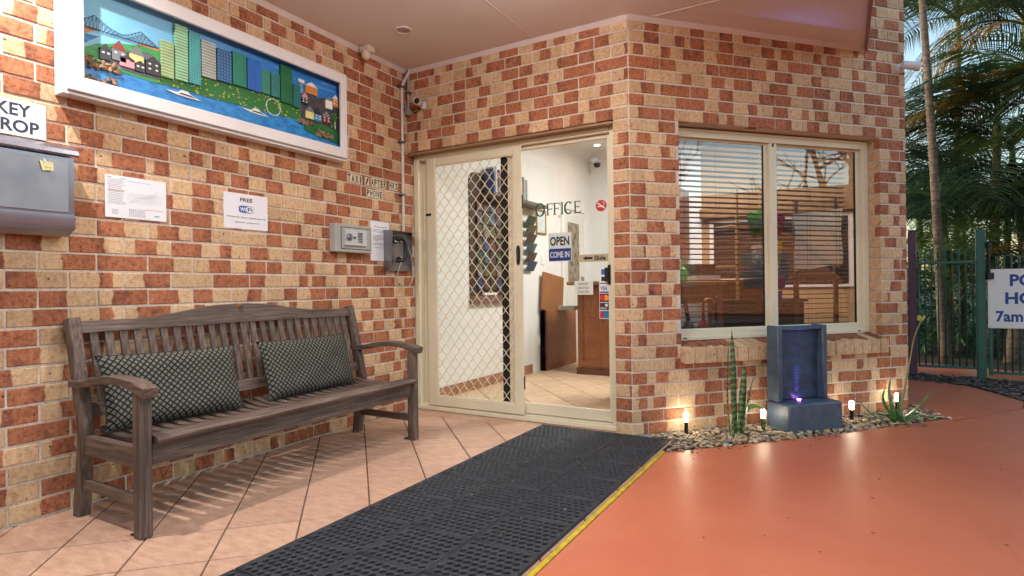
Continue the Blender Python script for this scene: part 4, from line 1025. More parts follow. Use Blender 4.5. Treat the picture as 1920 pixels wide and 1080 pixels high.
# cushions
def mat_lattice():
    t = NT('lattice woven fabric'); uv = t.n('UVMap', uv_map='UVMap').outputs[0]; sp = t.n('SeparateXYZ')
    wv = t.n('VectorMath', operation='ADD'); t.l(uv, wv.inputs[0])
    nz = t.n('TexNoise'); t.l(uv, nz.inputs['Vector']); nz.inputs['Scale'].default_value = 9
    sc = t.n('VectorMath', operation='SCALE'); t.l(nz.outputs['Color'], sc.inputs[0]); sc.inputs['Scale'].default_value = .006
    t.l(sc.outputs[0], wv.inputs[1]); t.l(wv.outputs[0], sp.inputs[0])
    a = t.math('ADD', sp.outputs[0], sp.outputs[1]); b = t.math('SUBTRACT', sp.outputs[0], sp.outputs[1]); P = 1 / .031
    la = t.math('ABSOLUTE', t.math('SUBTRACT', t.math('FRACT', t.math('MULTIPLY', a, P)), .5)); lb = t.math('ABSOLUTE', t.math('SUBTRACT', t.math('FRACT', t.math('MULTIPLY', b, P)), .5))
    k = t.math('MAXIMUM', t.ramp(la, .325, .355), t.ramp(lb, .325, .355))
    weave = t.noise(t.mapping(uv, (500, 500, 500)), 1, 2)
    c1 = t.mix(t.ramp(weave, .35, .65), lin((82, 82, 74)), lin((128, 126, 112)))
    return t.bsdf(t.mix(k, c1, lin((28, 29, 31))), .85, 0, weave, .4, .002, .2)
LAT = mat_lattice()
def cushion(label, y0, w_, h, rx, loc, seed):
    b = MB(); b.uv = []; n, m = 28, 16; r = random.Random(seed)
    for side in (1, -1):
        for i in range(n + 1):
            for j in range(m + 1):
                u, v = -1 + 2 * i / n, -1 + 2 * j / m
                pinch = 1 - .05 * (1 - abs(u) ** 4) * abs(v) ** 6; pv = 1 - .06 * (1 - abs(v) ** 4) * abs(u) ** 6
                d = .054 * (max(0, 1 - abs(u) ** 4) * max(0, 1 - abs(v) ** 4)) ** .42
                nz = mnoise.noise(Vector((u * 3 + seed, v * 2.2, side))) * .017 * (1 - max(abs(u), abs(v)) ** 3)
                b.v.append((side * (d + nz), u * w_ / 2 * pv, h / 2 + v * h / 2 * pinch)); b.uv.append((u * w_ / 2 + side * .7, v * h / 2))
    k = (n + 1) * (m + 1)
    for i in range(n):
        for j in range(m):
            a = i * (m + 1) + j; b.f.append((a, a + m + 1, a + m + 2, a + 1)); b.f.append((k + a, k + a + 1, k + a + m + 2, k + a + m + 1))
    t = thing('cushion', label, 'cushion', loc, rx[2], 'lattice cushions on the bench')
    o = b.build('cover', LAT, t, True); o.rotation_euler = (rx[0], rx[1], 0)
    e = MB(); pts = []
    for s_ in range(0, 41):
        q = s_ / 40 * 4; side_ = int(q) % 4; f_ = q - int(q); f2 = -1 + 2 * f_
        u, v = ((f2, -1), (1, f2), (-f2, 1), (-1, -f2))[side_]
        pinch = 1 - .05 * (1 - abs(u) ** 4) * abs(v) ** 6; pv = 1 - .06 * (1 - abs(v) ** 4) * abs(u) ** 6
        pts.append((0, u * w_ / 2 * pv, h / 2 + v * h / 2 * pinch))
    e.tube(pts, .003, 5); o2 = e.build('piping', mat('dark piping', (40, 42, 40), .8), t); o2.rotation_euler = (rx[0], rx[1], 0)
cushion('wide dark lattice cushion at the left end of the bench', 0, .68, .35, (R(-1), R(-17), R(-2)), (.315, -2.115, .388), 1)
cushion('dark lattice cushion at the right half of the bench', 0, .70, .35, (R(0), R(-17), R(2)), (.30, -1.262, .385), 5)

# ================================================================ things on the bench wall
STEEL = mat('brushed stainless steel', (158, 160, 174), .3, .85, var=.12, scale=4)
STEELD = mat('dull stainless steel', (142, 142, 148), .36, .8, var=.15, scale=5)
PAPER = mat('white paper', (232, 232, 240), .7, var=.03)
def prism_profile(prof, x0, x1):     # (off, z) profile pushed along local x
    b = MB(); b.prism([(x0, -o_, z) for o_, z in prof], (x1 - x0, 0, 0)); return b
mbx = wthing('key_drop_box', 'stainless steel key drop box with a yellow note below the KEY DROP sign', 'box', FA, -2.90, 0, 1.27)
prism_profile([(.002, .02), (.06, .006), (.10, .03), (.115, .09), (.118, .36), (.002, .40)], 0, .42).build('body', STEEL, mbx, angle=30)
lid = prism_profile([(.002, .405), (.002, .43), (.03, .432), (.09, .418), (.126, .395), (.132, .375), (.124, .366), (.118, .372), (.11, .385)], -.012, .436); lid.build('lid', STEEL, mbx, angle=40)
prism_profile([(.1185, .112), (.123, .112), (.124, .345), (.1195, .345)], .02, .395).build('door', STEELD, mbx, angle=30)
prism_profile([(.114, .03), (.126, .045), (.127, .10), (.116, .10)], 0, .42).build('lip', STEEL, mbx, angle=40)
MB().lathe([(.011, 0), (.011, .004), (.008, .006), (.003, .006)], 16, Matrix.Translation((.305, -.125, .330)) @ Matrix.Rotation(R(90), 4, 'X')).build('lock', mat('chrome', (200, 200, 204), .12, 1), mbx)
nt = wthing('sticky_note', 'small yellow handwritten note stuck on the key drop box', 'note', FA, -2.617, .1285, 1.553)
nb = MB(); nb.prism([(.012, 0, .004), (.05, -.008, .006), (.05, -.004, .042), (.002, 0, .046)], (0, -.0006, 0)); nb.build('paper', mat('yellow note paper', (222, 208, 156), .7), nt)
sc_ = MB()
for k, (x0, z0) in enumerate(((.012, .034), (.022, .018))):
    pts = [(x0 + i * .003, -.0035 - (x0 + i * .003) * .06 - .002, z0 + .004 * math.sin(i * 2.1 + k)) for i in range(12 - 3 * k)]
    sc_.tube(pts, .0006, 4)
sc_.build('handwriting', INK, nt)
ks = wthing('key_drop_sign', 'white plate reading KEY DROP above the steel box', 'sign', FA, -2.82, .002, 1.715)
MB().cbox(0, .28, -.004, 0, 0, .158, .001).build('plate', WHITEP, ks)
KN = mat('navy lettering', (36, 42, 66), .5)
letter('KEY', KN, ks, .098, -.0048, .088, .125, .056, .025); letter('DROP', KN, ks, .058, -.0048, .016, .195, .056, .025)
# bus timetable sheet
p1 = wthing('timetable_sheet', 'white laminated timetable sheet taped to the bricks right of the steel box', 'notice', FA, -2.30, .003, 1.393)
MB().cbox(0, .298, -.002, 0, 0, .212, .0005).build('sheet', PAPER, p1)
GT = mat('grey print', (128, 132, 150), .7); OT = mat('orange print', (226, 150, 120), .7); TT = mat('teal print', (90, 170, 160), .7); LB_ = mat('pale blue print', (170, 196, 220), .7)
ln = MB(); lo_ = MB(); lt = MB(); lbp = MB()
for k in range(15): ln.box(.012, .012 + rng.uniform(.06, .085), -.0026, -.0021, .19 - k * .0085, .1915 - k * .0085)
for k in range(5): ln.box(.105 + k * .0, .275, -.0026, -.0021, .13 - k * .011, .1304 - k * .011)
for r_ in range(7):
    for c_ in range(9): ln.box(.11 + c_ * .009, .116 + c_ * .009, -.0026, -.0021, .048 - r_ * .0058, .0498 - r_ * .0058)
for k in range(4):
    ln.box(.03, .06, -.0026, -.0021, .04 - k * .007, .0415 - k * .007)
    lbp.tube([(.11 + k * .04, -.0024, .08 + k * .012), (.15 + k * .03, -.0024, .11 + k * .01), (.25, -.0024, .12 + k * .012)], .0005, 4)
lo_.box(.012, .09, -.0026, -.0021, .135, .1375); lo_.box(.19, .28, -.0026, -.0021, .052, .0545); lt.box(.008, .03, -.0026, -.0021, .2, .203); lt.box(.07, .098, -.0026, -.0021, .197, .200); lt.box(.235, .26, -.0026, -.0021, .02, .026); lbp.box(.105, .22, -.0026, -.0021, .19, .1925)
for bb_, mm in ((ln, GT), (lo_, OT), (lt, TT), (lbp, LB_)): bb_.build('print', mm, p1)
# wifi notice
p2 = wthing('wifi_notice', 'white FREE WiFi notice sheet on the bricks above the bench', 'notice', FA, -1.669, .003, 1.393)
MB().cbox(0, .300, -.002, 0, 0, .214, .0005).build('sheet', PAPER, p2)
letter('FREE', INK, p2, .108, -.0026, .166, .084, .023, .02)
WB = mat('wifi logo blue', (56, 98, 168), .5)
lg = MB(); lg.prism([(.15 + .052 * math.copysign(abs(math.cos(a)) ** .5, math.cos(a)), -.0021, .120 + .022 * math.copysign(abs(math.sin(a)) ** .5, math.sin(a))) for a in [2 * math.pi * k / 32 for k in range(32)]], (0, -.0005, 0)); lg.build('logo', WB, p2)
lg = MB(); lg.prism([(.174 + .026 * math.copysign(abs(math.cos(a)) ** .5, math.cos(a)), -.0027, .120 + .018 * math.copysign(abs(math.sin(a)) ** .5, math.sin(a))) for a in [2 * math.pi * k / 32 for k in range(32)]], (0, -.0004, 0)); lg.build('logo_panel', WHITEP, p2)
letter('Wi', WHITEP, p2, .107, -.0029, .108, .038, .024, .03); letter('Fi', WB, p2, .158, -.0034, .108, .032, .024, .03)
letter('Wifi Network : Airport Clayfield Guest Wifi', INK, p2, .016, -.0026, .064, .268, .0105, .015); letter('Password : acmguestwifi', INK, p2, .072, -.0026, .034, .165, .0105, .015)
# taxi lettering tiles
tx = wthing('taxi_phone_lettering', 'black on cream letter tiles reading TAXI / AFTER HRS PHONE', 'sign', FA, -.69, .002, 1.73)
TILEW = mat('aged cream tile', (222, 212, 186), .5, var=.08)
def word(s, x, z, w_, h=.066):
    n = len(s); cw_ = w_ / n
    MB().cbox(x, x + w_, -.002, 0, z, z + h, .0005).build('letter_tile', TILEW, tx)
    for i, ch in enumerate(s):
        wd = cw_ * (.26 if ch in 'I' else .72)
        letter(ch, INK, tx, x + i * cw_ + (cw_ - wd) / 2, -.0026, z + .006, wd, h - .012, .028)
word('TAXI', .005, .082, .155); word('/', .185, .083, .05); word('AFTER', .25, .085, .175); word('HRS', .458, .089, .106); word('PHONE', .200, .0, .178, .062)
# safe
sf = wthing('key_safe', 'grey steel key safe with dial and keypad fixed to the bricks', 'safe', FA, -.862, 0, 1.287)
GRS = mat('grey safe paint', (168, 166, 162), .5, var=.08)
MB().cbox(0, .362, -.064, -.001, 0, .203, .004).build('body', GRS, sf, angle=30); 
MB().cbox(.05, .345, -.0655, -.0635, .022, .182, .001).build('door_gap', INK, sf)
MB().cbox(.055, .340, -.067, -.065, .027, .177, .001).build('door', GRS, sf)
MB().prism([(.072, -.067, .042), (.072, -.086, .052), (.072, -.080, .165), (.072, -.067, .168)], (.215, 0, 0)).build('panel', mat('silver plastic', (190, 194, 200), .35, .3), sf)
MB().lathe([(.025, 0), (.025, .012), (.02, .018), (.006, .019)], 20, Matrix.Translation((.112, -.083, .108)) @ Matrix.Rotation(R(90), 4, 'X')).cbox(.107, .117, -.112, -.1, .086, .13, .002).build('dial', STEELD, sf, angle=40)
MB().lathe([(.009, 0), (.009, .006), (.005, .007)], 12, Matrix.Translation((.165, -.083, .108)) @ Matrix.Rotation(R(90), 4, 'X')).build('key_hole', mat('dark chrome', (90, 90, 92), .25, .9), sf)
for r_ in range(4):
    for c_ in range(3): MB().cbox(.200 + c_ * .016, .212 + c_ * .016, -.091, -.082, .072 + r_ * .02, .086 + r_ * .02, .002).build('key', mat('key grey', (120, 124, 126), .5), sf)
p3 = wthing('instruction_sheet', 'tall white printed sheet between the key safe and the telephone', 'notice', FA, -.452, .003, 1.24)
MB().cbox(0, .213, -.002, 0, 0, .306, .0005).build('sheet', PAPER, p3)
ln = MB(); ln.box(.035, .185, -.0026, -.0021, .262, .267)
for k, (z, w_) in enumerate(((.242, .14), (.232, .17), (.222, .15), (.198, .16), (.188, .17), (.178, .165), (.168, .15), (.158, .06), (.134, .15), (.124, .165), (.102, .16))): ln.box(.025, .025 + w_, -.0026, -.0021, z, z + .0032)
ln.build('print', GT, p3)
# wall telephone
ph = wthing('wall_telephone', 'stainless steel wall phone box with black handset beside the door frame', 'telephone', FA, -.215, 0, 1.162)
prism_profile([(.001, .0), (.05, .0), (.085, .04), (.10, .315), (.001, .325)], -.09, -.0885).build('side_plate', STEELD, ph)
MB().box(-.088, .21, -.016, -.002, .0, .32).build('back_plate', STEELD, ph); 
MB().prism([(-.09, -.001, .322), (-.09, -.105, .314), (-.09, -.105, .318), (-.09, -.001, .326)], (.30, 0, 0)).build('hood', STEEL, ph)
prism_profile([(.001, .0), (.03, .0), (.045, .04), (.05, .32), (.001, .325)], .208, .2095).build('side_plate', STEELD, ph)
MB().cbox(-.088, .2075, -.03, -.0165, .0, .05, .003).build('lower_plate', STEELD, ph)
hx, hy = .03, -.075
hs = MB(); hs.tube(smooth_pts([(hx - .035, hy + .03, .245), (hx - .01, hy, .262), (hx + .022, hy - .018, .25), (hx + .035, hy - .024, .2), (hx + .034, hy - .024, .14), (hx + .022, hy - .016, .095), (hx, hy, .082), (hx - .03, hy + .03, .085)], 4), [.016] * 5 + [.0165] * 19 + [.017] * 5, 10)
hs.lathe([(.02, -.012), (.026, 0), (.022, .02), (.01, .028)], 14, Matrix.Translation((hx - .02, hy + .02, .25)) @ Matrix.Rotation(R(-60), 4, 'X')); hs.lathe([(.02, -.012), (.026, 0), (.022, .02), (.01, .028)], 14, Matrix.Translation((hx - .005, hy + .01, .088)) @ Matrix.Rotation(R(-60), 4, 'X'))
hs.build('handset', BLACKP, ph, angle=50)
MB().cbox(-.03, .05, -.06, -.0165, .225, .275, .004).build('cradle', BLACKP, ph); MB().cbox(-.02, .03, -.0612, -.0602, .232, .246, .0005).build('label', WHITEP, ph); MB().cbox(.09, .14, -.018, -.0162, .108, .118, .0005).build('label', WHITEP, ph)
cdp = [(.095, -.02, .247), (.14, -.04, .22), (.185, -.05, .14), (.21, -.05, .04), (.205, -.05, -.06), (.16, -.045, -.125), (.10, -.04, -.135), (.045, -.04, -.11), (.02, -.045, -.06), (.015, -.06, .0), (.025, -.085, .07)]
MB().tube(smooth_pts(cdp, 6), .0045, 6).build('cord', mat('pale armoured cord', (196, 194, 190), .35, .3), ph, True); MB().tube([(.058, -.04, -.118), (.035, -.04, -.098)], .006, 6).build('cord_sleeve', BLACKP, ph)
# conduits in the corner
cd = wthing('white_conduit', 'white conduit pipe running down the corner to the telephone', 'pipe', FA, -.078, .018, 1.487)
CON = mat('conduit white', (214, 206, 204), .5, var=.05)
MB().tube([(0, 0, 0), (0, 0, 1.19), (.005, -.002, 1.215), (.055, -.035, 1.335), (.058, -.036, 1.352)], .0125, 10).build('pipe', CON, cd, angle=50)
CLP = mat('galvanised clip', (110, 108, 104), .4, .8)
for z in (.30, .73, 1.19): MB().cbox(-.045, .016, -.0155, .014, z, z + .016, .002).build('clip', CLP, cd)
cd2 = thing('grey_conduit', 'short grey conduit with a round junction box in the wall corner', 'pipe', (.035, -.02, 2.52))
CONG = mat('conduit grey', (150, 144, 144), .5, var=.05)
MB().tube([(0, 0, 0), (0, 0, .18), (.012, 0, .30), (.012, 0, .318)], .0115, 10).build('pipe', CONG, cd2, angle=50)
MB().lathe([(.033, 0), (.033, .035), (.028, .04)], 18, Matrix.Translation((.008, .019, -.03)) @ Matrix.Rotation(R(90), 4, 'X')).build('junction_box', CONG, cd2, angle=40)
MB().cbox(-.016, .03, -.014, .018, .12, .134, .002).build('clip', CLP, cd2)
# cameras
def bullet(name, label, loc, rz, aim, s=1.0):
    c = thing(name, label, 'camera', loc, rz)
    CW = mat('camera white', (214, 212, 216), .4, var=.05)
    MB().lathe([(.033 * s, 0), (.033 * s, .012 * s), (.018 * s, .02 * s)], 18, Matrix.Rotation(R(90), 4, 'X')).build('mount', CW, c, angle=40)
    MB().tube([(0, -.012 * s, 0), (0, -.04 * s, 0), tuple(Vector(aim) * .02 * s + Vector((0, -.055 * s, .004)))], .009 * s, 8).build('arm', CW, c, True)
    d = Vector(aim).normalized(); M = Matrix.Translation((0, -.06 * s, .004)) @ d.to_track_quat('Z', 'Y').to_matrix().to_4x4()
    MB().lathe([(.02 * s, -.035 * s), (.027 * s, -.02 * s), (.027 * s, .05 * s), (.030 * s, .052 * s), (.030 * s, .075 * s), (.026 * s, .075 * s), (.025 * s, .066 * s)], 20, M).build('housing', CW, c, angle=40)
    MB().lathe([(.0245 * s, .066 * s), (.012 * s, .068 * s), (.010 * s, .072 * s), (.004 * s, .073 * s)], 18, M).build('lens', BLACKP, c)
    return c
cb = bullet('bullet_camera', 'small white bullet camera above the mesh door, near the wall corner', (.185, -.002, 2.525), 0, (.30, -.7, -.05), 1.0)
MB().tube([(-.02, -.004, -.02), (-.06, -.012, -.045), (-.09, -.012, -.05)], .004, 6).build('cable', BLACKP, cb)
pcam = cpt(2.40, .002, 2.715)
cc_ = bullet('bullet_camera', 'white bullet camera at the right end of the window wall', pcam, AC, (.9, -.35, -.16), 1.15)
MB().tube(smooth_pts([(.0, -.01, .03), (.03, -.012, .06), (.04, -.006, .10), (.025, .0, .125)], 4), .004, 6).build('cable', CON, cc_)
ps = thing('motion_sensor', 'cream motion sensor lamp under the soffit above the bench wall', 'sensor', (.085, -.545, 2.79))
IV = mat('ivory plastic', (216, 204, 182), .45, var=.05)
MB().cbox(-.045, .045, -.04, .04, 0, .047, .006).build('base', IV, ps, angle=40); MB().lathe([(.008, -.055), (.028, -.045), (.034, -.02), (.03, .005), (.02, .012)], 18, Matrix.Translation((.012, -.018, -.004)) @ Matrix.Rotation(R(25), 4, 'Y')).build('eye', IV, ps, True)
# recessed downlights in the soffit
def downlight(x, y, label, power, col=(1, .965, .93)):
    d = thing('recessed_downlight', label, 'light', (x, y, 2.838), 0, 'recessed soffit downlights')
    MB().lathe([(.062, -.0005), (.062, -.006), (.05, -.008), (.044, -.003)], 24, None, False).build('rim', TRIM, d, angle=40)
    MB().lathe([(.0435, -.004), (.030, -.002), (.001, -.0015)], 20, None, False).build('lens', mat_emit('lamp lens lit', (255, 226, 190), 8) if power else mat('frosted lens', (176, 164, 160), .3), d, True)
    if power:
        l_ = bpy.data.lights.new('downlight_lamp', 'AREA'); l_.shape = 'DISK'; l_.size = .05; l_.energy = power; l_.color = col; l_.spread = R(165)
        lo = bpy.data.objects.new('downlight_lamp', l_); COL.objects.link(lo); lo.parent = d; lo.location = (0, 0, -.012)
    return d
downlight(.5, -.622, 'recessed round downlight in the soffit near the wall corner', 0)
oy = thing('ceiling_light', 'round opal ceiling light on the soffit over the mat', 'light', (1.85, -1.55, 2.838))
MB().lathe([(.17, 0), (.17, -.02), (.16, -.026)], 28, None, False).build('rim', TRIM, oy, angle=40)
MB().lathe([(.158, -.024), (.14, -.055), (.09, -.078), (.002, -.086)], 28, None, False).build('diffuser', mat_emit('opal diffuser', (255, 240, 222), 5), oy, True)
l_ = bpy.data.lights.new('ceiling_lamp', 'POINT'); l_.energy = 18; l_.color = (1, .975, .95); l_.shadow_soft_size = .05
lo = bpy.data.objects.new('ceiling_lamp', l_); COL.objects.link(lo); lo.parent = oy; lo.location = (0, 0, -.16)
downlight(.45, -2.95, 'lit recessed downlight above the left end of the bench', 15)
downlight(2.75, -2.4, 'lit recessed downlight over the driveway edge', 11)

# ================================================================ rubber entrance mat
mt = thing('rubber_mat', 'black rubber ring mat running from the doorway along the yellow line', 'mat', (1.2465, -.012, 0))
RUB = mat('black rubber', (43, 46, 52), .55, var=.3, scale=9, bump=.3, bscale=120)
PS = .3085; T = .013
def mat_panel():
    """rubber sheet with staggered round holes, real webs and walls"""
    b = MB(); e = .0105; nr, nc = 8, 8; py = (PS - 2 * e) / nr; px = (PS - 2 * e) / (nc + .5); hr = .0128; n = 12
    b.cbox(.001, PS - .001, -PS + .001, -.001, .0005, .0025, .0008)
    for (x0, x1, y0, y1) in ((.002, PS - .002, -e, -.002), (.002, PS - .002, -PS + .002, -PS + e), (.002, e, -PS + e, -e), (PS - e, PS - .002, -PS + e, -e)): b.cbox(x0, x1, y0, y1, .0006, T + .003, .0025)
    for j in range(nr):
        y1 = -e - py * j; y0 = y1 - py; cy_ = (y0 + y1) / 2; sh = px / 2 if j % 2 else 0
        xf = e + (0 if j % 2 else nc * px)
        o = len(b.v); b.v += [(xf, y0, T), (xf + px / 2, y0, T), (xf + px / 2, y1, T), (xf, y1, T)]; b.f.append((o, o + 1, o + 2, o + 3))
        for i in range(nc):
            cx = e + sh + px * (i + .5); o = len(b.v); outer = []; ring = []; low = []
            for k in range(n):
                a = 2 * math.pi * (k + .5) / n; c_, s_ = math.cos(a), math.sin(a); m_ = min((px / 2) / max(abs(c_), 1e-6), (py / 2) / max(abs(s_), 1e-6))
                outer.append((cx + c_ * m_, cy_ + s_ * m_, T)); ring.append((cx + c_ * (hr + .0034), cy_ + s_ * (hr + .0034), T)); low.append((cx + c_ * hr, cy_ + s_ * hr, T - .0034))
            bot = [(x, y, .002) for x, y, z in low]
            b.v += outer + ring + low + bot
            for q in range(3):
                for k in range(n): k2 = (k + 1) % n; b.f.append((o + q * n + k, o + q * n + k2, o + (q + 1) * n + k2, o + (q + 1) * n + k))
            for sx_ in (-1, 1):
                for sy_ in (-1, 1):      # corners of the cell
                    k0 = min(range(n), key=lambda k: -(sx_ * math.cos(2 * math.pi * (k + .5) / n) + sy_ * math.sin(2 * math.pi * (k + .5) / n)) + .01 * k)
                    for k1 in ((k0 + 1) % n, (k0 - 1) % n):
                        pa, pb = outer[k0], outer[k1]
                        if abs(pa[0] - pb[0]) > 1e-6 and abs(pa[1] - pb[1]) > 1e-6:
                            w = len(b.v); b.v.append((cx + sx_ * px / 2, cy_ + sy_ * py / 2, T)); b.f.append((o + k0, w, o + k1))
    me = b.mesh('mat_panel', True); me.materials.append(RUB); me.shade_smooth(); me.set_sharp_from_angle(angle=R(50)); return me
pm = mat_panel()
for i in range(3):
    for j in range(11): obj('mat_panel', pm, mt, (i * PS, -j * PS, .0005 + rng.uniform(0, .0006)), (rng.uniform(-.002, .002), rng.uniform(-.002, .002), rng.uniform(-.001, .001)))
lv = MB(); lit = random.Random(11)
for k in range(46):
    x, y = lit.uniform(.02, .9), lit.uniform(-2.6, -.05); s_ = lit.uniform(.0018, .0042)
    lv.box(-s_, s_, -s_ * .6, s_ * .6, 0, .001, Matrix.Translation((x, y, .0145)) @ Matrix.Rotation(lit.uniform(0, 3), 4, 'Z'))
o = lv.build('leaf_litter', mat('dry leaf crumbs', (176, 168, 130), .8, var=.4), None); o.location = (1.2465, -.012, 0); tag(o, 'tiny pale leaf crumbs scattered on the black mat', 'litter', kind='stuff')

# ================================================================ pebble garden
def pebbles(name, label, area_pts, n, size, cols, seed, z=-.015, flat=.6, tri=True):
    r = random.Random(seed); b = MB(); cl = []
    xs = [p[0] for p in area_pts]; ys = [p[1] for p in area_pts]
    def inside(x, y):
        c = False
        for i in range(len(area_pts)):
            (x1, y1), (x2, y2) = area_pts[i], area_pts[i - 1]
            if (y1 > y) != (y2 > y) and x < (x2 - x1) * (y - y1) / (y2 - y1) + x1: c = not c
        return c
    k = 0
    while k < n:
        x, y = r.uniform(min(xs), max(xs)), r.uniform(min(ys), max(ys))
        if not inside(x, y): continue
        s_ = r.uniform(*size); k += 1
        M = Matrix.Translation((x, y, z + r.uniform(.0, .028))) @ Matrix.Rotation(r.uniform(0, 6.28), 4, 'Z') @ Matrix.Rotation(r.uniform(-.5, .5), 4, 'X') @ Matrix.Diagonal((s_ * r.uniform(.8, 1.35), s_ * r.uniform(.65, 1), s_ * r.uniform(.4, .75) * flat / .6, 1))
        o = len(b.v); b.lathe([(.42, -.82), (.88, -.4), (1, .08), (.72, .62), (.28, .92)], 8, M)
        c = r.choice(cols); f_ = r.uniform(.8, 1.15); cl += [tuple(min(1, q * f_) for q in lin(c)[:3]) + (1,)] * (len(b.v) - o)
    me = b.mesh(name); at = me.color_attributes.new('tint', 'FLOAT_COLOR', 'POINT')
    for i, c in enumerate(cl): at.data[i].color = c
    t = NT(name + ' stone'); a = t.n('Attribute', attribute_name='tint').outputs['Color']; n_ = t.noise(t.pos(), 160, 3)
    me.materials.append(t.bsdf(t.mix(t.math('MULTIPLY', n_, .35), a, lin((90, 78, 66))), .55, 0, n_, .15, .002)); me.shade_smooth(); me.set_sharp_from_angle(angle=R(50))
    o = obj(name, me); tag(o, label, 'pebbles', kind='stuff'); return o
garden = [tuple(cpt(.1, .015).xy), (2.19, .03), (2.212, -.255), ge1, ge2, (3.79, 1.535), (3.855, 1.51), (3.77, 1.68), (3.63, 2.04), (3.62, 1.8), tuple(cpt(2.45, .012).xy)]
pebbles('garden_pebbles', 'rounded tan and grey pebbles along the foot of the window wall', garden, 2100, (.010, .019), [(176, 150, 118), (150, 132, 112), (196, 176, 144), (126, 116, 108), (186, 158, 112), (140, 116, 92), (206, 192, 168)], 4)
mul = [(3.6, 3.62), (4.24, 3.27), (4.49, 2.57), (4.93, 3.02), (7.0, 3.1), (7.0, 3.3), (4.7, 3.83), (3.9, 4.03), (3.6, 4.08)]
pebbles('mulch_chips', 'dark bark mulch and stones below the green pool fence', mul, 3000, (.012, .026), [(74, 62, 58), (96, 84, 80), (52, 44, 42), (120, 106, 98), (84, 66, 56)], 9, flat=.4)
# stray pebbles and dry leaf bits that have strayed onto the paving
st_ = MB(); r = random.Random(21)
for k in range(26):
    s_ = r.uniform(.1, 2.1); q = cpt(s_, (.41 if s_ < 1.4 else .40) + abs(r.gauss(0, .035)), .004); w_ = r.uniform(.004, .010)
    st_.lathe([(.3 * w_, -.3 * w_), (w_, 0), (.8 * w_, .4 * w_), (.2 * w_, .6 * w_)], 7, Matrix.Translation(q) @ Matrix.Diagonal((1.2, .9, .8, 1)))
for k in range(40):
    q = Vector((r.uniform(2.3, 4.3), r.uniform(-2.6, .6), .0015)); w_ = r.uniform(.003, .008)
    if (q.x - LB) * math.sin(AC) - q.y * math.cos(AC) < .44: continue
    st_.box(-w_, w_, -w_ * .35, w_ * .35, 0, .0015, Matrix.Translation(q) @ Matrix.Rotation(r.uniform(0, 3), 4, 'Z'))
tag(st_.build('stray_litter', mat('litter brown', (112, 84, 62), .8, var=.5, scale=30)), 'stray pebbles and dry leaf bits scattered on the orange paving', 'litter', kind='stuff')
# path lights
def path_light(s, off, label, h=.135, power=1.5):
    t = thing('garden_light', label, 'light', cpt(s, off, -.012), 0, 'small garden bollard lights')
    MB().lathe([(.013, -.02), (.013, h - .045), (.016, h - .04), (.016, h - .034)], 14).build('stake', BLACKP, t, angle=40)
    MB().lathe([(.0145, h - .034), (.017, h + .01), (.0162, h + .022), (.009, h + .028)], 16).build('diffuser', mat_emit('garden diffuser', (255, 238, 206), 9), t, True)
    l_ = bpy.data.lights.new('garden_lamp', 'POINT'); l_.energy = power; l_.color = (1, .86, .64); l_.shadow_soft_size = .022
    lo = bpy.data.objects.new('garden_lamp', l_); COL.objects.link(lo); lo.parent = t; lo.location = (0, 0, h)
path_light(.367, .07, 'lit garden light by the door corner, nearest the mat', .135, 1.3)
path_light(.919, .165, 'lit garden light between the upright plant and the fountain', .135, .9)
path_light(1.716, .15, 'lit garden light right of the fountain', .135, .9)
path_light(2.215, .10, 'lit garden light behind the spiky aloe', .15, 1.0)

# water feature
wf = wthing('water_fountain', 'dark blue slab fountain with a ribbed face glowing violet', 'fountain', FC, 1.012, .085, -.012)
def mat_fountain():
    t = NT('blue slate resin'); v = t.coord(); n = t.noise(v, 7, 5, .7); n2 = t.noise(v, 90, 3)
    return t.bsdf(t.mix(t.ramp(n, .3, .7), lin((56, 70, 88)), lin((80, 97, 114))), t.math('MULTIPLY_ADD', n, .3, .3), 0, t.math('ADD', n, n2), .3, .004, .5)
FM = mat_fountain()
# local: x along the wall, -y outward, z up
MB().cbox(0, .46, -.222, -.0, 0, .208, .012).build('basin', FM, wf, angle=40)
up = MB(); up.cbox(.010, .050, -.112, 0, .209, .735, .006); up.cbox(.400, .440, -.112, 0, .209, .735, .006); up.cbox(.050, .400, -.055, 0, .209, .728, .004)
up.build('slab', FM, wf, angle=40)
rib = MB(); r = random.Random(5); n = 46; cols_ = 14; x0, x1 = .0505, .3995
for i in range(n * 3 + 1):
    z = .214 + (.705 - .214) * i / (n * 3); ph = (i % 3)
    for j in range(cols_ + 1):
        x = x0 + (x1 - x0) * j / cols_; w_ = mnoise.noise(Vector((x * 9, z * 26, 1))) * .0035
        rib.v.append((x, -.058 - (.0045 if ph == 1 else .001) - w_ * .4, z + w_))
for i in range(n * 3):
    for j in range(cols_): a = i * (cols_ + 1) + j; rib.f.append((a, a + 1, a + cols_ + 2, a + cols_ + 1))
o = rib.build('ribbed_face', mat('wet blue resin', (50, 68, 92), .22, var=.25, scale=14), wf, True)
MB().cbox(.05, .40, -.100, -.0555, .7055, .722, .004).build('weir', FM, wf)
MB().lathe([(.012, 0), (.012, .006), (.004, .008)], 12, Matrix.Translation((.212, -.082, .2085))).build('led', mat_emit('violet led', (210, 120, 255), 14), wf)
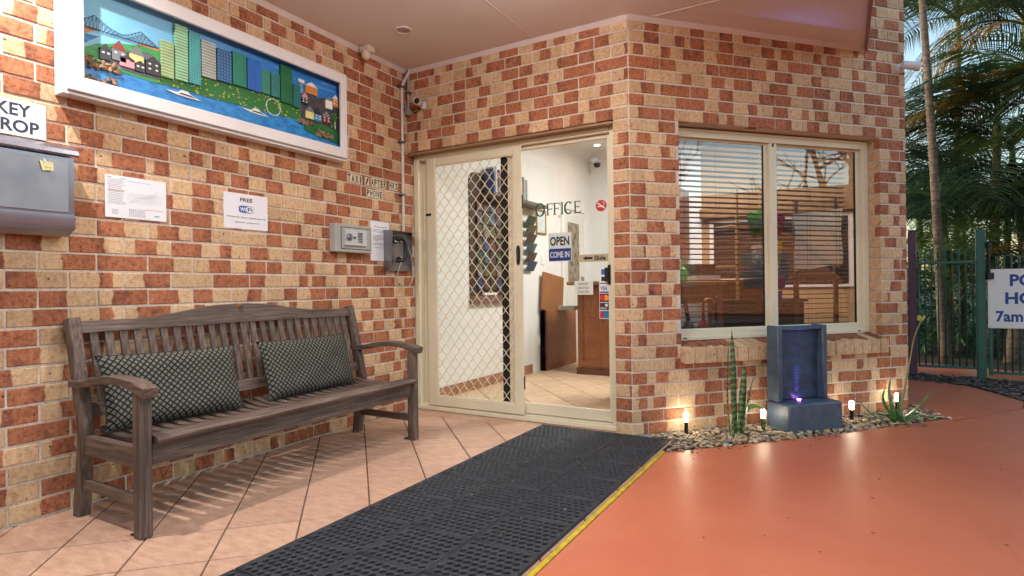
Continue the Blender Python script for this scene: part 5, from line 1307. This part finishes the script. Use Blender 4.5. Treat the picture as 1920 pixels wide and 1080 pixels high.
for (dz, c, e, sz) in ((.10, (.75, .16, 1), .9, 50), (.30, (.26, .26, 1), 8.0, 32), (.45, (.12, .32, 1), 13.0, 22)):
    l_ = bpy.data.lights.new('fountain_lamp', 'SPOT'); l_.energy = e; l_.color = c; l_.shadow_soft_size = .004; l_.spot_size = R(sz); l_.spot_blend = 1.0
    lo = bpy.data.objects.new('fountain_lamp', l_); COL.objects.link(lo); lo.parent = wf; lo.location = (.212, -.090, .226)
    lo.rotation_euler = (Vector((.212, -.063, .226 + dz)) - Vector((.212, -.090, .226))).to_track_quat('-Z', 'Y').to_euler()
# sword-leaf plant (sansevieria)
def mat_leaf(name, a, b, bands=0.0, rough=.45):
    if name in _mc: return _mc[name]
    t = NT(name); v = t.coord(); sp = t.n('SeparateXYZ'); t.l(v, sp.inputs[0])
    n = t.noise(v, 22, 3, .6)
    k = t.ramp(n, .35, .65)
    if bands:
        wv = t.math('SINE', t.math('ADD', t.math('MULTIPLY', sp.outputs[2], bands), t.math('MULTIPLY', t.noise(v, 30, 3), 9)))
        k = t.ramp(wv, -.4, .5)
    _mc[name] = t.bsdf(t.mix(k, lin(a), lin(b)), rough, 0, n, .15, .002); return _mc[name]
SANS = mat_leaf('banded sword leaf', (58, 84, 48), (124, 148, 96), 150)
def blade(b, base, tip, w_, bend, face, n=10, tw=0.0, thick=.006, wprof=None):
    base, tip = Vector(base), Vector(tip); d = tip - base; o = len(b.v)
    for i in range(n + 1):
        t = i / n; p = base + d * t + Vector(bend) * math.sin(math.pi * t)
        side = (Matrix.Rotation(tw * t, 3, 'Z') @ Vector(face)).normalized(); ax = d.normalized(); nn = ax.cross(side).normalized()
        ww = w_ * (wprof(t) if wprof else (.65 + .5 * math.sin(min(1, t * 1.5) * math.pi / 2)) * (1 - t ** 5) ** .9 + .02)
        b.v += [tuple(p - side * ww / 2), tuple(p + nn * (ww * .18 + thick * .2)), tuple(p + side * ww / 2), tuple(p + nn * (ww * .18 - thick * (1 - t * .7)) )]
    for i in range(n):
        for k in range(4): a = o + i * 4 + k; c = o + i * 4 + (k + 1) % 4; b.f.append((a, c, c + 4, a + 4))
    b.f.append((o, o + 1, o + 2, o + 3)); e = o + n * 4; b.f.append((e + 3, e + 2, e + 1, e))
sv = wthing('sword_leaf_plant', 'tall upright banded sword leaf plant in the pebbles', 'plant', FC, .655, .20, -.015)
for (bx_, by_, tx_, ty_, tz, w_, bend, fc) in ((0, 0, -.012, .0, .725, .052, (.004, 0, 0), (1, .2, 0)), (-.045, -.02, -.055, -.03, .66, .026, (-.022, 0, 0), (.8, .5, 0)), (.045, .01, .088, .0, .50, .045, (.004, 0, 0), (1, -.3, 0)), (.05, -.02, .125, -.04, .415, .03, (-.01, 0, 0), (.9, .4, 0)), (.03, .02, .05, .05, .36, .04, (-.01, 0, 0), (1, .1, 0)), (-.05, -.055, -.062, -.06, .16, .018, (0, 0, 0), (1, 0, 0)), (.22, -.02, .222, -.02, .14, .017, (0, 0, 0), (1, 0, 0))):
    b = MB(); blade(b, (bx_, by_, 0), (tx_, ty_, tz), w_, bend, fc, 14); b.build('leaf', SANS, sv, True)
b = MB(); blade(b, (.10, .03, .16), (.27, .01, .14), .05, (0, 0, .05), (.0, 1, .3), 10); b.build('leaf', mat_leaf('bright leaf', (96, 140, 60), (150, 180, 96)), sv, True)
# aloe with flower stalk
al = wthing('aloe_plant', 'spiky green aloe with a tall bent flower stalk at the wall corner', 'plant', FC, 1.985, .29, -.005)
ALO = mat_leaf('aloe leaf', (62, 104, 58), (104, 146, 84))
def aprof(t): return (1 - t) ** .8 * (1 - .15 * math.sin(t * 3)) + .03
LV = [((.30, -.02, .215), .06, (0, 0, -.03)), ((.22, -.16, .02), .055, (0, 0, .05)), ((-.13, -.02, .27), .05, (-.07, 0, .02)), ((.01, .05, .33), .05, (-.045, 0, .03)), ((-.40, -.05, .07), .05, (0, 0, .05)), ((-.33, .06, .22), .04, (0, 0, -.06)), ((.02, -.18, .02), .06, (.0, -.03, .07)), ((-.10, -.15, .05), .055, (-.04, 0, .08)), ((.16, .12, .2), .05, (.02, 0, .03)), ((.33, -.06, .03), .045, (0, 0, .02))]
for (tp, w_, bd) in LV:
    b = MB(); d = Vector(tp); side = d.cross(Vector((0, 0, 1))).normalized(); blade(b, (d.x * .06, d.y * .06, .02), tp, w_, bd, side, 12, 0, .012, aprof)
    for i in range(1, 11):
        t = i / 12
        for s_ in (-1, 1):
            p = Vector((d.x * .06, d.y * .06, .02)).lerp(Vector(tp), t) + Vector(bd) * math.sin(math.pi * t) + side * s_ * w_ * aprof(t) / 2
            b.tube([p, p + side * s_ * .005 + d.normalized() * .002], [.0016, .0003], 4)
    b.build('leaf', ALO, al, True)
stp = smooth_pts([(.02, 0, .05), (.05, -.01, .2), (.095, -.015, .40), (.14, -.02, .60), (.19, -.02, .70), (.215, -.02, .735)], 5)
MB().tube(stp, [.0065 - .003 * i / len(stp) for i in range(len(stp))], 6).build('flower_stalk', mat('flower stalk', (150, 132, 84), .6, var=.2), al, True)
fb = MB()
for k in range(9):
    a = k * .7; fb.tube([(.215, -.02, .735), (.215 + .022 * math.cos(a), -.02 + .022 * math.sin(a), .752 + .012 * (k % 3))], [.003, .008], 6)
fb.build('flower_head', mat('pale flower', (176, 178, 96), .6, var=.2), al, True)
# thin black irrigation hose along the bed
hz = MB().tube(smooth_pts([tuple(cpt(s, off, .012)) for s, off in ((1.5, .05), (1.75, .06), (2.0, .09), (2.2, .13), (2.42, .16), (2.55, .12))], 5), .006, 6)
tag(hz.build('garden_hose', BLACKP, None, True), 'thin black hose lying on the pebbles behind the aloe', 'hose')

# ================================================================ pool fence
GRN_ = mat('green powder coat', (38, 94, 84), .42, var=.12, scale=6)
pp = thing('purple_post', 'square purple post standing beside the brick corner', 'post', (3.835, 4.06, -.01)); MB().cbox(-.036, .036, -.036, .036, 0, 1.60, .008).build('post', mat('plum paint', (98, 62, 88), .5, var=.1), pp); MB().cbox(-.036, .036, -.036, .036, 1.6005, 1.612, .005).build('cap', mat('plum paint', (98, 62, 88), .5, var=.1), pp)
def hoop_mesh(w_, z0, zt):
    b = MB(); r_ = w_ / 2; pts = [(-r_, 0, z0)] + [(-r_ * math.cos(R(a)), 0, zt - r_ + r_ * math.sin(R(a))) for a in range(0, 181, 20)] + [(r_, 0, z0)]
    b.tube(pts, .0085, 8); me = b.mesh('hoop', True); me.materials.append(GRN_); return me
def spear_mesh(z0, zt):
    b = MB().tube([(0, 0, z0), (0, 0, zt - .09)], .0085, 8); b.lathe([(.0085, zt - .09), (.013, zt - .085), (.013, zt - .07), (.009, zt - .065), (.016, zt - .045), (.010, zt - .03), (.012, zt - .022), (.003, zt)], 10)
    b.lathe([(.002, -.004), (.026, 0), (.002, .004)], 8, Matrix.Translation((0, 0, zt - .05))); me = b.mesh('picket', True); me.materials.append(GRN_); return me
def fence(name, label, x0, x1, y, zb, zr, zt, first, cat='fence', px=.0595):
    t = thing(name, label, cat, (x0, y, 0))
    for z in (zb, zr): MB().cbox(0, x1 - x0, -.013, .013, z, z + .03, .003).build('rail', GRN_, t)
    hm = hoop_mesh(px, zb + .03, zt); smm = spear_mesh(zb + .03, zt)
    x = first; k = 0
    while x < x1 - x0 - .01:
        if k % 3 == 0: obj('picket', smm, t, (x, 0, 0)); x += px
        else:
            obj('hoop', hm, t, (x + px / 2, 0, 0)); x += 2 * px; k += 1
        k += 1
    return t
fp = fence('pool_fence', 'green hooped pool fence panel between the purple post and the green post', 3.873, 4.383, 3.99, .085, 1.213, 1.375, .012)
gp = thing('gate_post', 'square green gate post with a black latch', 'post', (4.425, 3.99, -.01)); MB().cbox(-.038, .038, -.038, .038, 0, 1.575, .005).build('post', GRN_, gp)
MB().tube([(.062, -.05, 1.10), (.062, -.05, 1.42)], .014, 8).build('latch_rod', BLACKP, gp); MB().cbox(.042, .085, -.075, -.02, 1.385, 1.44, .008).build('latch_knob', BLACKP, gp); MB().cbox(.042, .10, -.08, -.02, 1.05, 1.12, .006).build('latch_body', BLACKP, gp)
gt = fence('pool_gate', 'green hooped pool gate carrying the pool hours sign', 4.515, 5.55, 3.985, .045, 1.09, 1.285, .045, 'gate')
MB().cbox(-.028, .004, -.014, .014, .03, 1.13, .003).build('stile', GRN_, gt); MB().cbox(1.035, 1.065, -.014, .014, .03, 1.13, .003).build('stile', GRN_, gt)
ps_ = thing('pool_hours_sign', 'white board with blue POOL HOURS 7am lettering on the gate', 'sign', (4.478, 3.955, .53))
MB().cbox(0, .90, -.003, .003, 0, .615, .001).build('board', WHITEP, ps_)
BL2 = mat('sign blue', (34, 70, 150), .5)
letter('POOL', BL2, ps_, .178, -.0036, .435, .40, .125, .035); letter('HOURS', BL2, ps_, .140, -.0036, .25, .52, .125, .035); letter('7am -', BL2, ps_, .062, -.0036, .065, .30, .115, .03)
for x, z in ((.02, .02), (.02, .595), (.88, .02), (.88, .595)): MB().lathe([(.005, 0), (.005, .002)], 8, Matrix.Translation((x, -.003, z)) @ Matrix.Rotation(R(90), 4, 'X')).build('screw', STEEL, ps_)

# ================================================================ palms behind the fence
def mat_frond(name, a, b):
    t = NT(name); v = t.pos(); oi = t.n('ObjectInfo').outputs['Random']; n = t.noise(v, 2.0, 3)
    c = t.mix(t.ramp(n, .35, .68), lin(a), lin(b)); h = t.n('HueSaturation'); t.l(c, h.inputs['Color']); t.l(t.math('MULTIPLY_ADD', oi, .5, .75), h.inputs['Value'])
    bs_ = t.n('BsdfPrincipled'); t.l(h.outputs[0], bs_.inputs['Base Color']); bs_.inputs['Roughness'].default_value = .4
    tl = t.n('BsdfTranslucent'); t.l(h.outputs[0], tl.inputs[0]); mx = t.n('MixShader'); mx.inputs[0].default_value = .3
    t.l(bs_.outputs[0], mx.inputs[1]); t.l(tl.outputs[0], mx.inputs[2]); t.l(mx.outputs[0], t.out.inputs[0]); return t.m
FR1 = mat_frond('palm leaf green', (60, 84, 44), (96, 122, 66)); FR2 = mat_frond('palm leaf blue green', (48, 76, 58), (78, 108, 80)); FR3 = mat_frond('palm leaf yellowing', (176, 134, 60), (206, 170, 92))
def frond_mesh(L, seed, m, droop=.55, nl=44, wl=.5):
    r = random.Random(seed); b = MB(); pts = []
    for i in range(13):
        t = i / 12; pts.append((L * (t - .12 * t * t), 0, L * (.42 * t - droop * 1.35 * t * t)))
    b.tube(pts, [.016 * (1 - .85 * i / 12) for i in range(13)], 5)
    P = [Vector(p) for p in pts]
    def at(t):
        f_ = min(11.999, t * 12); i = int(f_); return P[i].lerp(P[i + 1], f_ - i), (P[i + 1] - P[i]).normalized()
    for k in range(nl):
        t = .14 + .86 * k / (nl - 1); p, tg = at(t); ll = wl * L * (math.sin(math.pi * (.12 + .80 * t)) ** .7) * r.uniform(.85, 1.1)
        for s_ in (-1, 1):
            sd = Vector((0, s_, 0)); dr = (sd * .86 + tg * (.45 + .3 * t) + Vector((0, 0, .16 + r.uniform(-.08, .08)))).normalized(); w_ = .0075 + .006 * math.sin(math.pi * t)
            nn = tg * w_
            q1 = p + dr * ll * .5; q2 = p + dr * ll - Vector((0, 0, ll * r.uniform(.22, .42)))
            o = len(b.v); b.v += [tuple(p - nn * .35), tuple(p + nn * .35), tuple(q1 - nn), tuple(q1 + nn + Vector((0, 0, .004))), tuple(q2)]
            b.f += [(o, o + 1, o + 3, o + 2), (o + 2, o + 3, o + 4)]
    me = b.mesh('frond'); me.materials.append(m); return me
FM_ = [frond_mesh(1.55, 1, FR1), frond_mesh(1.7, 2, FR2, .62), frond_mesh(1.45, 3, FR1, .40), frond_mesh(1.6, 4, FR2, .75), frond_mesh(1.5, 5, FR3, .7)]
def mat_trunk():
    t = NT('ringed palm trunk'); v = t.coord(); sp = t.n('SeparateXYZ'); t.l(v, sp.inputs[0])
    rg = t.math('FRACT', t.math('ADD', t.math('MULTIPLY', sp.outputs[2], 9.0), t.math('MULTIPLY', t.noise(v, 4, 2), .5))); k = t.ramp(rg, .0, .16); n = t.noise(v, 18, 4)
    c = t.mix(t.ramp(n, .3, .7), lin((92, 80, 72)), lin((126, 112, 100))); return t.bsdf(t.mix(k, lin((62, 52, 46)), c), .85, 0, t.math('ADD', rg, n), .5, .01)
TRK = mat_trunk()
def palm(label, x, y, h, lean_, seed, nf=13, rad=.075, yellow=0, base=None, size=1.0):
    t = thing('palm_tree', label, 'tree', (x, y, -.02), 0, 'palms behind the pool fence'); r = random.Random(seed)
    pts = smooth_pts([(0, 0, 0), (lean_[0] * .25, lean_[1] * .25, h * .33), (lean_[0] * .6, lean_[1] * .6, h * .68), (lean_[0], lean_[1], h)], 6)
    MB().tube(pts, [rad * (1.25 - .5 * i / len(pts)) for i in range(len(pts))], 12).build('trunk', TRK, t, True)
    tp = Vector(pts[-1]); MB().tube([tp - Vector((0, 0, .05)), tp + Vector((0, 0, .45))], [rad * .95, rad * .5], 10).build('crown_shaft', mat('crown shaft green', (96, 116, 66), .5, var=.2), t, True)
    for k in range(nf):
        a = k * 2.399 + r.uniform(-.3, .3); el = r.uniform(-.15, .75) * (1 if k % 3 else 1.3)
        me = FM_[4] if k < yellow else FM_[r.randrange(4)]
        o = obj('frond', me, t, tp + Vector((0, 0, .28 + .16 * (k % 3) / 3)), (0, -el, a)); s_ = r.uniform(.85, 1.2) * size; o.scale = (s_, s_, s_)
palm('tall thin curved palm trunk just right of the brick wall', 4.27, 5.35, 5.6, (-.22, .1), 1, 12, .046)
palm('leaning palm with pale ringed trunk near the right edge', 5.0, 5.6, 3.0, (.5, .15), 2, 15, .085, 2)
palm('palm with yellowing fronds in the middle of the clump', 4.95, 6.5, 3.0, (.1, .1), 3, 16, .06, 5)
palm('slender palm behind the pool gate', 5.45, 6.8, 2.6, (-.2, 0), 4, 16, .05)
palm('palm with drooping blue green fronds behind the green gate post', 4.60, 7.3, 2.3, (-.1, 0), 5, 18, .055)
palm('low young palm directly behind the fence panel', 4.38, 6.0, .75, (.0, .05), 6, 12, .05, 1, size=.85)
palm('low young palm behind the pool hours sign', 5.1, 6.15, .55, (.0, .05), 7, 12, .05, 1, size=.8)
palm('squat bushy palm at the back behind the fence panel', 4.3, 9.3, 1.9, (.1, 0), 12, 16, .07)
palm('bushy clumping palm filling the gap behind the curved trunk', 4.62, 6.7, 1.5, (.05, 0), 21, 18, .05)
palm('bushy clumping palm behind the gate sign', 5.25, 7.4, 1.7, (.05, 0), 22, 18, .05)
palm('high feathery palm top above the yellowing fronds', 4.75, 7.8, 4.9, (.05, 0), 23, 13, .045, size=1.1)
palm('feathery palm leaning in from the right edge', 5.75, 7.0, 4.4, (-.3, 0), 24, 13, .05, 2)
# dense hedge of leaves closing the view under the palms
def leafy(name, label, c, ext, n, m, seed, cat='hedge'):
    r = random.Random(seed); b = MB()
    for k in range(n):
        p = Vector((c[0] + r.uniform(-1, 1) * ext[0], c[1] + r.uniform(-1, 1) * ext[1], c[2] + abs(r.gauss(0, .5)) * ext[2]))
        d = Vector((r.gauss(0, 1), r.gauss(0, 1), r.gauss(.2, .8))).normalized(); s_ = d.orthogonal().normalized() * r.uniform(.012, .026); L = r.uniform(.12, .3)
        o = len(b.v); b.v += [tuple(p - s_ * .3), tuple(p + s_ * .3), tuple(p + d * L * .5 - s_), tuple(p + d * L * .5 + s_), tuple(p + d * L - Vector((0, 0, L * .3)))]; b.f += [(o, o + 1, o + 3, o + 2), (o + 2, o + 3, o + 4)]
    o = b.build(name, m); tag(o, label, cat, kind='stuff')
leafy('undergrowth', 'dark tangled undergrowth behind the pool fence', (5.2, 8.2, .0), (2.4, 2.2, 1.1), 6000, FR2, 3, 'undergrowth')

# ================================================================ what the window reflects, across the driveway
nb = thing('neighbour_building', 'long brick building across the driveway, seen mirrored in the window', 'building', (19.5, 1.5, 0), R(0))
MB().cbox(0, 5, -7, 7, 0, 2.9, .02).build('wall', mat('far brick', (176, 116, 84), .85, var=.45, scale=9), nb); MB().prism([(-.6, -7.5, 2.9), (5.6, -7.5, 2.9), (2.5, -7.5, 4.6)], (0, 15, 0)).build('roof', mat('far roof', (110, 84, 80), .8, var=.2), nb)
for y in (-5, -2, 1, 4): MB().cbox(-.03, .01, y, y + 1.4, .9, 2.1, .004).build('window', mat('far window', (70, 84, 100), .2), nb)
def bare_tree(label, loc, seed, h=5.5):
    t = thing('bare_tree', label, 'tree', loc, 0, 'bare trees across the driveway'); r = random.Random(seed); b = MB(); tw = MB()
    def grow(p, d, L, rad, lev):
        pts = [p]; q = p
        for k in range(4): d = (d + Vector((r.gauss(0, .13), r.gauss(0, .13), r.gauss(.04, .1)))).normalized(); q = q + d * L / 4; pts.append(q)
        (b if lev < 2 else tw).tube(pts, [rad * (1 - .4 * i / 4) for i in range(5)], 6 if lev < 2 else 4)
        if lev < 4:
            for k in range(3 if lev else 4): grow(pts[r.choice((2, 3, 4))], (d + Vector((r.gauss(0, .6), r.gauss(0, .6), r.gauss(.1, .35)))).normalized(), L * r.uniform(.6, .8), rad * .55, lev + 1)
    grow(Vector((0, 0, 0)), Vector((0, 0, 1)), h * .38, .13, 0)
    bk = mat('tree bark', (84, 70, 62), .9, var=.3); b.build('trunk', bk, t, True); tw.build('branches', bk, t, True)
bare_tree('bare winter tree left of the mirrored building', (12.5, -1.6, 0), 1, 6.0); bare_tree('bare winter tree in front of the mirrored building', (13.5, 2.4, 0), 5, 6.5)
bare_tree('bare winter tree at the far end of the driveway', (14.0, 5.2, 0), 8, 6.0)
